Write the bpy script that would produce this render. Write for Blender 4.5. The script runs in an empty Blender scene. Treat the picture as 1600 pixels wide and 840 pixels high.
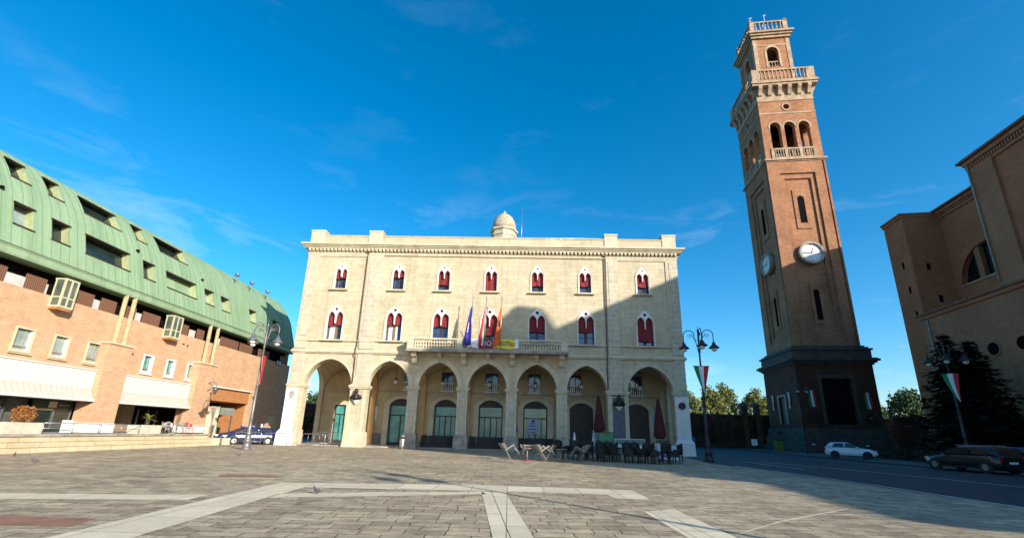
import bpy, bmesh, math, random
from mathutils import Vector, Matrix, Euler
from mathutils.geometry import tessellate_polygon
R = math.radians
S = bpy.context.scene
COL = S.collection
random.seed(7)

# ------------------------------------------------------------------ camera, sky, sun, exposure
cd = bpy.data.cameras.new('camera'); cam = bpy.data.objects.new('camera', cd); COL.objects.link(cam)
cd.sensor_width = 36; cd.lens = 676.1 / 1600 * 36; cd.shift_y = 69.1 / 1600
cd.clip_start = .1; cd.clip_end = 3000
cam.matrix_world = Matrix.Translation((0, 0, 1.6)) @ Matrix.Rotation(R(90) + .2693, 4, 'X') @ Matrix.Rotation(.0266, 4, 'Z')
S.camera = cam
SUN_EL, SUN_AZ = R(20), R(180 - 43)          # azimuth clockwise from +Y
sun_dir = Vector((math.sin(SUN_AZ) * math.cos(SUN_EL), math.cos(SUN_AZ) * math.cos(SUN_EL), math.sin(SUN_EL)))
W = bpy.data.worlds.new('World'); S.world = W; W.use_nodes = True
wn, wl = W.node_tree.nodes, W.node_tree.links
bg = wn['Background']; bg.inputs['Strength'].default_value = .138
sky = wn.new('ShaderNodeTexSky'); sky.sky_type = 'NISHITA'; sky.sun_disc = False
sky.sun_elevation = SUN_EL; sky.sun_rotation = SUN_AZ
sky.altitude = 0; sky.air_density = 1.0; sky.dust_density = 1.0; sky.ozone_density = 4.0
hs = wn.new('ShaderNodeHueSaturation'); hs.inputs['Saturation'].default_value = 1.335; hs.inputs['Hue'].default_value = .491
wl.new(sky.outputs['Color'], hs.inputs['Color'])
tc = wn.new('ShaderNodeTexCoord'); mp = wn.new('ShaderNodeMapping')
mp.inputs['Rotation'].default_value = (0, R(12), R(25)); mp.inputs['Scale'].default_value = (2.2, 2.2, 7.5)
wl.new(tc.outputs['Generated'], mp.inputs['Vector'])
cn = wn.new('ShaderNodeTexNoise'); cn.inputs['Scale'].default_value = 1.6; cn.inputs['Detail'].default_value = 7; cn.inputs['Roughness'].default_value = .62
cn.inputs['Distortion'].default_value = .35
wl.new(mp.outputs['Vector'], cn.inputs['Vector'])
cr = wn.new('ShaderNodeValToRGB'); cr.color_ramp.elements[0].position = .56; cr.color_ramp.elements[1].position = .95
cr.color_ramp.elements[1].color = (.42, .42, .42, 1)
wl.new(cn.outputs['Fac'], cr.inputs['Fac'])
cm = wn.new('ShaderNodeMix'); cm.data_type = 'RGBA'
cm.inputs['B'].default_value = (5.2, 5.8, 6.4, 1)
sz = wn.new('ShaderNodeSeparateXYZ'); wl.new(tc.outputs['Generated'], sz.inputs[0])
lo_ = wn.new('ShaderNodeMapRange'); lo_.inputs['From Min'].default_value = .36; lo_.inputs['From Max'].default_value = .52; lo_.inputs['To Min'].default_value = .85; lo_.inputs['To Max'].default_value = .10
wl.new(sz.outputs['Z'], lo_.inputs['Value'])
mm = wn.new('ShaderNodeMath'); mm.operation = 'MULTIPLY'; wl.new(cr.outputs['Color'], mm.inputs[0]); wl.new(lo_.outputs['Result'], mm.inputs[1]); wl.new(mm.outputs[0], cm.inputs['Factor']); wl.new(hs.outputs['Color'], cm.inputs['A'])
wl.new(cm.outputs['Result'], bg.inputs['Color'])
sl = bpy.data.lights.new('sun', 'SUN'); sl.energy = 4.25; sl.angle = R(.5); sl.color = (1.0, .93, .80)
so = bpy.data.objects.new('sun', sl); COL.objects.link(so); so.rotation_euler = (-sun_dir).to_track_quat('-Z', 'Y').to_euler()
so.location = (20, -30, 60)
S.view_settings.view_transform = 'Standard'; S.view_settings.look = 'None'; S.view_settings.exposure = .85; S.view_settings.gamma = 1
S.view_settings.use_curve_mapping = False

# ------------------------------------------------------------------ materials
MATS = {}
def newmat(name):
    m = bpy.data.materials.new(name); m.use_nodes = True; MATS[name] = m
    n = m.node_tree.nodes; return m, n, m.node_tree.links, n['Principled BSDF']
def ramp(n, stops):
    r = n.new('ShaderNodeValToRGB'); e = r.color_ramp.elements
    while len(e) < len(stops): e.new(.5)
    for k, (p, c) in enumerate(stops): e[k].position = p; e[k].color = (*c, 1) if len(c) == 3 else c
    return r
def mixc(n, l, a, b, f, mode='MIX'):
    x = n.new('ShaderNodeMix'); x.data_type = 'RGBA'; x.blend_type = mode
    for s, v in (('A', a), ('B', b), ('Factor', f)):
        if hasattr(v, 'links'): l.new(v, x.inputs[s])
        else: x.inputs[s].default_value = (*v, 1) if isinstance(v, tuple) else v
    return x.outputs['Result']
def noise(n, l, vec, scale, detail=4, rough=.55, dist=0):
    t = n.new('ShaderNodeTexNoise'); t.inputs['Scale'].default_value = scale; t.inputs['Detail'].default_value = detail
    t.inputs['Roughness'].default_value = rough; t.inputs['Distortion'].default_value = dist
    if vec: l.new(vec, t.inputs['Vector'])
    return t.outputs['Fac']
def coords(n, l, flat=False, rot=0, sc=(1, 1, 1)):
    t = n.new('ShaderNodeTexCoord')
    if flat:
        m = n.new('ShaderNodeMapping'); m.inputs['Rotation'].default_value = (0, 0, rot); m.inputs['Scale'].default_value = sc
        l.new(t.outputs['Object'], m.inputs['Vector']); return m.outputs['Vector'], t.outputs['Object']
    s = n.new('ShaderNodeSeparateXYZ'); l.new(t.outputs['Object'], s.inputs[0])
    a = n.new('ShaderNodeMath'); l.new(s.outputs['X'], a.inputs[0]); l.new(s.outputs['Y'], a.inputs[1])
    c = n.new('ShaderNodeCombineXYZ'); l.new(a.outputs[0], c.inputs['X']); l.new(s.outputs['Z'], c.inputs['Y'])
    return c.outputs[0], t.outputs['Object']
def bump(n, l, b, h, strength, dist=.02):
    x = n.new('ShaderNodeBump'); x.inputs['Strength'].default_value = strength; x.inputs['Distance'].default_value = dist
    l.new(h, x.inputs['Height']); l.new(x.outputs['Normal'], b.inputs['Normal'])
def plain(name, col, rough=.6, metal=0, var=.25, scale=3.0, bmp=0, spec=.5, fine=40):
    m, n, l, b = newmat(name)
    _, o = coords(n, l)
    f = noise(n, l, o, scale, 5); g = noise(n, l, o, fine, 3)
    d = tuple(max(0, c * (1 - var)) for c in col); u = tuple(min(1, c * (1 + var * .6)) for c in col)
    r = ramp(n, [(.3, d), (.7, u)]); l.new(f, r.inputs['Fac'])
    k = mixc(n, l, r.outputs['Color'], g, .12 * min(1, var * 4), 'OVERLAY')
    l.new(k, b.inputs['Base Color'])
    b.inputs['Roughness'].default_value = rough; b.inputs['Metallic'].default_value = metal
    b.inputs['Specular IOR Level'].default_value = spec
    if bmp: bump(n, l, b, g, bmp)
    return m
def masonry(name, c1, c2, mortar, bw, bh, ms=.012, rough=.85, stain=.35, stainc=(.5, .45, .4), patch=None, bmp=.35, msmooth=.1, bias=0):
    m, n, l, b = newmat(name)
    v, o = coords(n, l)
    t = n.new('ShaderNodeTexBrick'); l.new(v, t.inputs['Vector'])
    t.inputs['Scale'].default_value = 1; t.inputs['Brick Width'].default_value = bw; t.inputs['Row Height'].default_value = bh
    t.inputs['Mortar Size'].default_value = ms; t.inputs['Mortar Smooth'].default_value = msmooth; t.inputs['Bias'].default_value = bias
    for s, c in (('Color1', c1), ('Color2', c2), ('Mortar', mortar)): t.inputs[s].default_value = (*c, 1)
    big = noise(n, l, o, .35, 6, .6); mid = noise(n, l, o, 2.2, 6, .65); fine = noise(n, l, o, 28, 3)
    sr = ramp(n, [(.42, (1, 1, 1)), (.72, stainc)]); l.new(big, sr.inputs['Fac'])
    c = mixc(n, l, t.outputs['Color'], sr.outputs['Color'], stain, 'MULTIPLY')
    mr = ramp(n, [(.3, (.72, .72, .72)), (.65, (1.08, 1.08, 1.08))]); l.new(mid, mr.inputs['Fac'])
    c = mixc(n, l, c, mr.outputs['Color'], .6, 'MULTIPLY')
    # rain streaks
    mp = n.new('ShaderNodeMapping'); mp.inputs['Scale'].default_value = (1.6, 1.6, .09); l.new(o, mp.inputs['Vector'])
    st = noise(n, l, mp.outputs['Vector'], 1.0, 5, .6)
    r2 = ramp(n, [(.5, (1, 1, 1)), (.75, (.74, .71, .66))]); l.new(st, r2.inputs['Fac'])
    c = mixc(n, l, c, r2.outputs['Color'], stain, 'MULTIPLY')
    if patch:
        pb = n.new('ShaderNodeTexBrick'); l.new(v, pb.inputs['Vector']); pb.inputs['Scale'].default_value = 1
        pb.inputs['Brick Width'].default_value = bw * 1.7; pb.inputs['Row Height'].default_value = bh
        pb.inputs['Mortar Size'].default_value = 0; pb.inputs['Color1'].default_value = (0, 0, 0, 1); pb.inputs['Color2'].default_value = (1, 1, 1, 1)
        sep = n.new('ShaderNodeSeparateColor'); l.new(pb.outputs['Color'], sep.inputs[0])
        pr = ramp(n, [(.90, (0, 0, 0)), (.92, (1, 1, 1))]); l.new(sep.outputs[0], pr.inputs['Fac'])
        mul = n.new('ShaderNodeMath'); mul.operation = 'MULTIPLY'; mul.inputs[1].default_value = .55; l.new(pr.outputs['Color'], mul.inputs[0])
        c = mixc(n, l, c, patch, mul.outputs[0])
    l.new(c, b.inputs['Base Color']); b.inputs['Roughness'].default_value = rough; b.inputs['Specular IOR Level'].default_value = .3
    inv = n.new('ShaderNodeMath'); inv.operation = 'SUBTRACT'; inv.inputs[0].default_value = 1; l.new(t.outputs['Fac'], inv.inputs[1])
    ad = n.new('ShaderNodeMath'); ad.operation = 'ADD'; l.new(inv.outputs[0], ad.inputs[0])
    mu = n.new('ShaderNodeMath'); mu.operation = 'MULTIPLY'; mu.inputs[1].default_value = .7; l.new(fine, mu.inputs[0]); l.new(mu.outputs[0], ad.inputs[1])
    bump(n, l, b, ad.outputs[0], bmp)
    return m
def glassy(name, col, rough=.08, spec=.8, var=.5):
    m, n, l, b = newmat(name); _, o = coords(n, l)
    f = noise(n, l, o, .9, 3); r = ramp(n, [(.35, tuple(c * (1 - var) for c in col)), (.65, col)]); l.new(f, r.inputs['Fac'])
    l.new(r.outputs['Color'], b.inputs['Base Color']); b.inputs['Roughness'].default_value = rough; b.inputs['Specular IOR Level'].default_value = spec
    w = noise(n, l, o, 1.3, 2); bump(n, l, b, w, .05, .05)
    return m
def leafmat(name, a, b_, c, trans=.25):
    m, n, l, b = newmat(name)
    g = n.new('ShaderNodeNewGeometry'); r = ramp(n, [(0, a), (.5, b_), (1, c)]); l.new(g.outputs['Random Per Island'], r.inputs['Fac'])
    l.new(r.outputs['Color'], b.inputs['Base Color']); b.inputs['Roughness'].default_value = .6; b.inputs['Specular IOR Level'].default_value = .25
    t = n.new('ShaderNodeBsdfTranslucent'); l.new(r.outputs['Color'], t.inputs['Color'])
    x = n.new('ShaderNodeMixShader'); x.inputs[0].default_value = trans
    l.new(b.outputs[0], x.inputs[1]); l.new(t.outputs[0], x.inputs[2]); l.new(x.outputs[0], n['Material Output'].inputs['Surface'])
    return m

stone = masonry('ashlar', (.57, .495, .345), (.50, .43, .295), (.40, .34, .235), 1.05, .42, .013, stain=.55, stainc=(.78, .72, .62), patch=(.52, .37, .26), bmp=.25)
quoin = masonry('quoin_stone', (.53, .465, .35), (.475, .415, .315), (.64, .565, .42), .78, .50, .026, stain=.35, stainc=(.7, .68, .64), bmp=.4)
trim = plain('trim_stone', (.55, .475, .335), .8, var=.22, scale=1.2, bmp=.2)
greystone = plain('weathered_stone', (.34, .31, .26), .85, var=.4, scale=1.6, bmp=.3)
white_st = plain('white_marble', (.70, .68, .64), .55, var=.12, scale=2, bmp=.1)
plaster = plain('ochre_plaster', (.46, .28, .11), .9, var=.25, scale=.9, bmp=.15)
plaster_lt = plain('pale_plaster', (.47, .36, .21), .9, var=.22, scale=.8, bmp=.1)
base_gr = plain('grey_base', (.17, .155, .13), .85, var=.3, scale=1.5, bmp=.3)
redcl = plain('red_blind', (.19, .010, .014), .8, var=.3, scale=2.5, bmp=.1)
glass = glassy('window_glass', (.04, .075, .19))  # blue base carries the reflected sky
curtain = plain('white_curtain', (.55, .55, .56), .8, var=.3, scale=6)
tealglass = glassy('teal_glass', (.07, .33, .30), .12, .7, .45)  # base brightened so the colour holds the reflections in the panes
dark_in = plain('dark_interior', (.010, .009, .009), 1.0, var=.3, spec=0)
darkwood = plain('dark_wood', (.045, .028, .02), .6, var=.4, scale=3)
brass = plain('window_wood', (.25, .15, .06), .5)
iron = plain('cast_iron', (.035, .036, .042), .45, .4, var=.3)
grey_iron = plain('painted_iron', (.20, .195, .20), .45, .5, var=.25)
steel = plain('galvanised_steel', (.42, .42, .42), .35, .8, var=.2)
opal = plain('opal_glass', (.62, .62, .60), .25, var=.1)
lbrick = masonry('salmon_brick', (.56, .34, .20), (.48, .275, .155), (.58, .40, .27), .45, .11, .012, stain=.3, stainc=(.82, .74, .68), bmp=.15)
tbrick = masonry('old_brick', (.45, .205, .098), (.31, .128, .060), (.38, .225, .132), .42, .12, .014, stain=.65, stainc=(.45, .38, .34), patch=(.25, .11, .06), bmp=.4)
tbrick_dk = masonry('shade_dark_brick', (.11, .042, .020), (.08, .030, .015), (.09, .052, .032), .30, .085, .010, stain=.7, stainc=(.5, .46, .44), bmp=.4)  # darker brick copy, shade of tower base and back walls in its colour
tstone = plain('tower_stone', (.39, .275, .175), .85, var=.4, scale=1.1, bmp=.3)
tstone_dk = plain('shade_dark_stone', (.075, .062, .05), .85, var=.45, scale=1.2, bmp=.3)  # darker stone copy, deep shade of the tower base put into the colour
cbrick = masonry('church_brick', (.46, .15, .066), (.36, .112, .048), (.38, .18, .09), .28, .08, .010, stain=.5, stainc=(.62, .55, .52), bmp=.35)
cbrick2 = masonry('church_aisle_brick', (.43, .17, .085), (.35, .14, .068), (.35, .18, .10), .28, .08, .010, stain=.45, stainc=(.6, .55, .52), bmp=.35)
tile = plain('roof_tile', (.22, .10, .06), .85, var=.4, scale=4, bmp=.3)
cream = plain('cream_stone', (.62, .53, .37), .8, var=.14, scale=1.3, bmp=.15)
white_pl = plain('white_panel', (.58, .565, .52), .6, var=.05, scale=.6)
white_pt = plain('white_paint', (.72, .72, .70), .4, var=.08)
creamfr = plain('cream_frame', (.50, .46, .30), .5, var=.1)
dgreen = plain('dark_green_board', (.012, .03, .018), .4, var=.2)
beige = plain('beige_board', (.50, .42, .25), .5, var=.15)
wood = None
def mk_wood():
    m, n, l, b = newmat('shutter_wood'); _, o = coords(n, l)
    w = n.new('ShaderNodeTexWave'); w.bands_direction = 'X'; w.inputs['Scale'].default_value = 3.0; w.inputs['Distortion'].default_value = .6; l.new(o, w.inputs['Vector'])
    r = ramp(n, [(.1, (.085, .038, .022)), (.8, (.21, .098, .055))]); l.new(w.outputs['Fac'], r.inputs['Fac']); l.new(r.outputs['Color'], b.inputs['Base Color'])
    b.inputs['Roughness'].default_value = .7; bump(n, l, b, w.outputs['Fac'], .3); return m
wood = mk_wood()
def mk_copper():
    m, n, l, b = newmat('green_copper'); _, o = coords(n, l)
    mp = n.new('ShaderNodeMapping'); mp.inputs['Scale'].default_value = (1.4, .4, .25); l.new(o, mp.inputs['Vector'])
    f = noise(n, l, mp.outputs['Vector'], 1.0, 6, .6); g = noise(n, l, o, 5, 4)
    r = ramp(n, [(.28, (.205, .30, .18)), (.5, (.24, .345, .21)), (.75, (.275, .38, .235))]); l.new(f, r.inputs['Fac'])
    s = n.new('ShaderNodeSeparateXYZ'); l.new(o, s.inputs[0])
    md = n.new('ShaderNodeMath'); md.operation = 'MULTIPLY'; md.inputs[1].default_value = 1 / .56; l.new(s.outputs['X'], md.inputs[0])
    fl = n.new('ShaderNodeMath'); fl.operation = 'FLOOR'; l.new(md.outputs[0], fl.inputs[0])
    wn_ = n.new('ShaderNodeTexWhiteNoise'); wn_.noise_dimensions = '1D'; l.new(fl.outputs[0], wn_.inputs['W'])
    rr = ramp(n, [(0, (.86, .88, .86)), (1, (1.06, 1.04, 1.03))]); l.new(wn_.outputs['Value'], rr.inputs['Fac'])
    c = mixc(n, l, r.outputs['Color'], rr.outputs['Color'], 1.0, 'MULTIPLY'); c = mixc(n, l, c, g, .15, 'OVERLAY')
    l.new(c, b.inputs['Base Color']); b.inputs['Roughness'].default_value = .55; b.inputs['Metallic'].default_value = 0.0
    bump(n, l, b, f, .12, .05); return m
copper = mk_copper()
def mk_pavers():
    m, n, l, b = newmat('stone_pavers')
    t0 = n.new('ShaderNodeTexCoord'); o = t0.outputs['Object']
    dn = n.new('ShaderNodeTexNoise'); dn.inputs['Scale'].default_value = 1.3; dn.inputs['Detail'].default_value = 3; l.new(o, dn.inputs['Vector'])
    sb = n.new('ShaderNodeVectorMath'); sb.operation = 'SUBTRACT'; sb.inputs[1].default_value = (.5, .5, .5); l.new(dn.outputs['Color'], sb.inputs[0])
    sc = n.new('ShaderNodeVectorMath'); sc.operation = 'SCALE'; sc.inputs['Scale'].default_value = .22; l.new(sb.outputs[0], sc.inputs[0])
    ad = n.new('ShaderNodeVectorMath'); ad.operation = 'ADD'; l.new(o, ad.inputs[0]); l.new(sc.outputs[0], ad.inputs[1])
    mp = n.new('ShaderNodeMapping'); mp.inputs['Rotation'].default_value = (0, 0, R(-2)); l.new(ad.outputs[0], mp.inputs['Vector'])
    t = n.new('ShaderNodeTexBrick'); l.new(mp.outputs['Vector'], t.inputs['Vector'])
    t.inputs['Scale'].default_value = 1; t.inputs['Brick Width'].default_value = .70; t.inputs['Row Height'].default_value = .33
    t.inputs['Mortar Size'].default_value = .014; t.inputs['Mortar Smooth'].default_value = .35; t.offset = .41; t.squash = .7; t.squash_frequency = 3
    t.inputs['Color1'].default_value = (.57, .465, .325, 1); t.inputs['Color2'].default_value = (.355, .285, .195, 1); t.inputs['Mortar'].default_value = (.12, .095, .07, 1)
    big = noise(n, l, o, .16, 6, .65); mid = noise(n, l, o, 1.7, 7, .7); fine = noise(n, l, o, 22, 5, .65)
    r1 = ramp(n, [(.3, (.70, .68, .66)), (.7, (1.12, 1.1, 1.06))]); l.new(big, r1.inputs['Fac'])
    c = mixc(n, l, t.outputs['Color'], r1.outputs['Color'], .9, 'MULTIPLY')
    r2 = ramp(n, [(.28, (.52, .50, .48)), (.48, (.95, .95, .95)), (.72, (1.3, 1.27, 1.2))]); l.new(mid, r2.inputs['Fac'])
    c = mixc(n, l, c, r2.outputs['Color'], .9, 'MULTIPLY')
    r3 = ramp(n, [(.3, (.6, .6, .6)), (.6, (1.15, 1.15, 1.15))]); l.new(fine, r3.inputs['Fac'])
    c = mixc(n, l, c, r3.outputs['Color'], .75, 'MULTIPLY')
    # pale lime wear along the courses
    mq = n.new('ShaderNodeMapping'); mq.inputs['Scale'].default_value = (.45, 2.4, 1); l.new(o, mq.inputs['Vector'])
    wq = noise(n, l, mq.outputs['Vector'], 1.5, 6, .7); r4 = ramp(n, [(.54, (0, 0, 0)), (.74, (.75, .75, .75))]); l.new(wq, r4.inputs['Fac'])
    c = mixc(n, l, c, (.66, .55, .40), r4.outputs['Color'])
    mz = n.new('ShaderNodeMapping'); mz.inputs['Scale'].default_value = (1.5, 7.5, 1); mz.inputs['Rotation'].default_value = (0, 0, R(4)); l.new(ad.outputs[0], mz.inputs['Vector'])
    nz = noise(n, l, mz.outputs['Vector'], 1.6, 8, .75); r5 = ramp(n, [(.30, (.42, .40, .38)), (.50, (.95, .95, .95)), (.68, (1.3, 1.28, 1.24))]); l.new(nz, r5.inputs['Fac'])
    c = mixc(n, l, c, r5.outputs['Color'], .85, 'MULTIPLY')
    l.new(c, b.inputs['Base Color']); b.inputs['Roughness'].default_value = .8; b.inputs['Specular IOR Level'].default_value = .25
    inv = n.new('ShaderNodeMath'); inv.operation = 'SUBTRACT'; inv.inputs[0].default_value = 1; l.new(t.outputs['Fac'], inv.inputs[1])
    a2 = n.new('ShaderNodeMath'); a2.operation = 'MULTIPLY_ADD'; a2.inputs[1].default_value = .55; l.new(fine, a2.inputs[0]); l.new(inv.outputs[0], a2.inputs[2])
    a3 = n.new('ShaderNodeMath'); a3.operation = 'MULTIPLY_ADD'; a3.inputs[1].default_value = .9; l.new(mid, a3.inputs[0]); l.new(a2.outputs[0], a3.inputs[2])
    bump(n, l, b, a3.outputs[0], .55, .02)
    return m
pavers = mk_pavers()
def mk_band():
    m, n, l, b = newmat('pale_slab'); v, o = coords(n, l, True, 0)
    t = n.new('ShaderNodeTexBrick'); l.new(v, t.inputs['Vector']); t.inputs['Scale'].default_value = 1
    t.inputs['Brick Width'].default_value = 1.05; t.inputs['Row Height'].default_value = 1.2; t.offset = .0
    t.inputs['Mortar Size'].default_value = .010; t.inputs['Color1'].default_value = (.78, .67, .48, 1); t.inputs['Color2'].default_value = (.62, .525, .37, 1); t.inputs['Mortar'].default_value = (.24, .19, .13, 1)
    f = noise(n, l, o, 2.5, 7, .7); r = ramp(n, [(.3, (.82, .81, .78)), (.65, (1.05, 1.04, 1.02))]); l.new(f, r.inputs['Fac'])
    g = noise(n, l, o, 25, 4); r3 = ramp(n, [(.25, (.8, .8, .8)), (.55, (1.04, 1.04, 1.04))]); l.new(g, r3.inputs['Fac'])
    c = mixc(n, l, t.outputs['Color'], r.outputs['Color'], .9, 'MULTIPLY'); c = mixc(n, l, c, r3.outputs['Color'], .7, 'MULTIPLY')
    l.new(c, b.inputs['Base Color']); b.inputs['Roughness'].default_value = .7; bump(n, l, b, g, .25, .01); return m
band = mk_band()
redpatch = plain('red_brick_paving', (.30, .14, .085), .85, var=.35, scale=2, bmp=.3)
asphalt = plain('asphalt', (.030, .029, .034), .75, var=.35, scale=.8, bmp=.4, fine=60)
roadpaint = plain('road_paint', (.62, .62, .60), .7, var=.3, scale=6)
earth = plain('earth', (.10, .09, .06), .9, var=.4, scale=.2)
tyre_m = plain('tyre_rubber', (.015, .015, .016), .8)
chrome = plain('alloy', (.5, .5, .52), .3, .9, var=.1)
def paint(name, col, rough=.25):
    m, n, l, b = newmat(name); _, o = coords(n, l); f = noise(n, l, o, 2, 3)
    r = ramp(n, [(.3, tuple(c * .9 for c in col)), (.7, col)]); l.new(f, r.inputs['Fac']); l.new(r.outputs['Color'], b.inputs['Base Color'])
    b.inputs['Roughness'].default_value = rough; b.inputs['Coat Weight'].default_value = .5; b.inputs['Coat Roughness'].default_value = .08; return m
car_white = paint('white_car_paint', (.72, .74, .76)); car_black = paint('black_car_paint', (.012, .012, .014)); car_navy = paint('navy_car_paint', (.012, .018, .07)); car_blue = paint('blue_car_paint', (.02, .05, .30))
lampglass = plain('headlamp_glass', (.55, .55, .55), .15, var=.2); redlamp = plain('tail_lamp', (.35, .01, .01), .2)
flag_g = plain('flag_green', (.0, .22, .085), .8, var=.15); flag_w = plain('flag_white', (.72, .72, .74), .8, var=.1); flag_r = plain('flag_red', (.52, .02, .03), .8, var=.15)
flag_b = plain('flag_blue', (.025, .02, .25), .8, var=.2); flag_o = plain('flag_orange', (.60, .13, .02), .8, var=.3, scale=2.5); flag_y = plain('flag_gold', (.75, .5, .05), .8)
ban_y = plain('banner_yellow', (.72, .60, .06), .7, var=.15); ban_m = plain('banner_maroon', (.20, .015, .045), .7); ink = plain('dark_ink', (.05, .05, .05), .8); ink_p = plain('pale_ink', (.75, .55, .6), .8)
umb_red = plain('umbrella_red', (.07, .007, .009), .85, var=.3); umb_pale = plain('umbrella_pale', (.55, .62, .70), .8, var=.15)
wicker = plain('dark_wicker', (.022, .016, .014), .7, var=.4, scale=12, bmp=.4); palechair = plain('pale_rattan', (.25, .22, .18), .7, var=.25, scale=8, bmp=.3)
redplastic = plain('red_plastic', (.42, .03, .02), .4); greenboard = plain('green_board', (.04, .22, .10), .5, var=.4, scale=4); bluebin = plain('blue_plastic', (.015, .03, .32), .4)
slate = plain('slate', (.085, .095, .12), .5, var=.3, scale=3); bronze = plain('bronze', (.035, .03, .025), .45, .5, var=.3)
bark = plain('bark', (.10, .075, .05), .9, var=.4, scale=6, bmp=.5)
leaf_y = leafmat('leaf_autumn', (.09, .12, .03), (.19, .215, .06), (.33, .29, .09), .35)
leaf_gr = leafmat('leaf_silver', (.14, .17, .10), (.26, .28, .18), (.36, .36, .26), .3)
leaf_dk = leafmat('leaf_conifer', (.010, .015, .009), (.015, .022, .012), (.022, .028, .015), .05)
leaf_g = leafmat('leaf_green', (.03, .055, .02), (.06, .095, .03), (.10, .13, .05), .3)
leaf_or = leafmat('leaf_rust', (.22, .085, .025), (.36, .15, .04), (.45, .22, .07), .3)
leaf_ivy = leafmat('leaf_ivy', (.012, .016, .008), (.022, .026, .012), (.04, .038, .016), .15)
pigeon_m = plain('pigeon_feathers', (.09, .09, .11), .7, var=.4, scale=20)
hivis = plain('yellow_green_plastic', (.12, .14, .015), .6)

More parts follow.
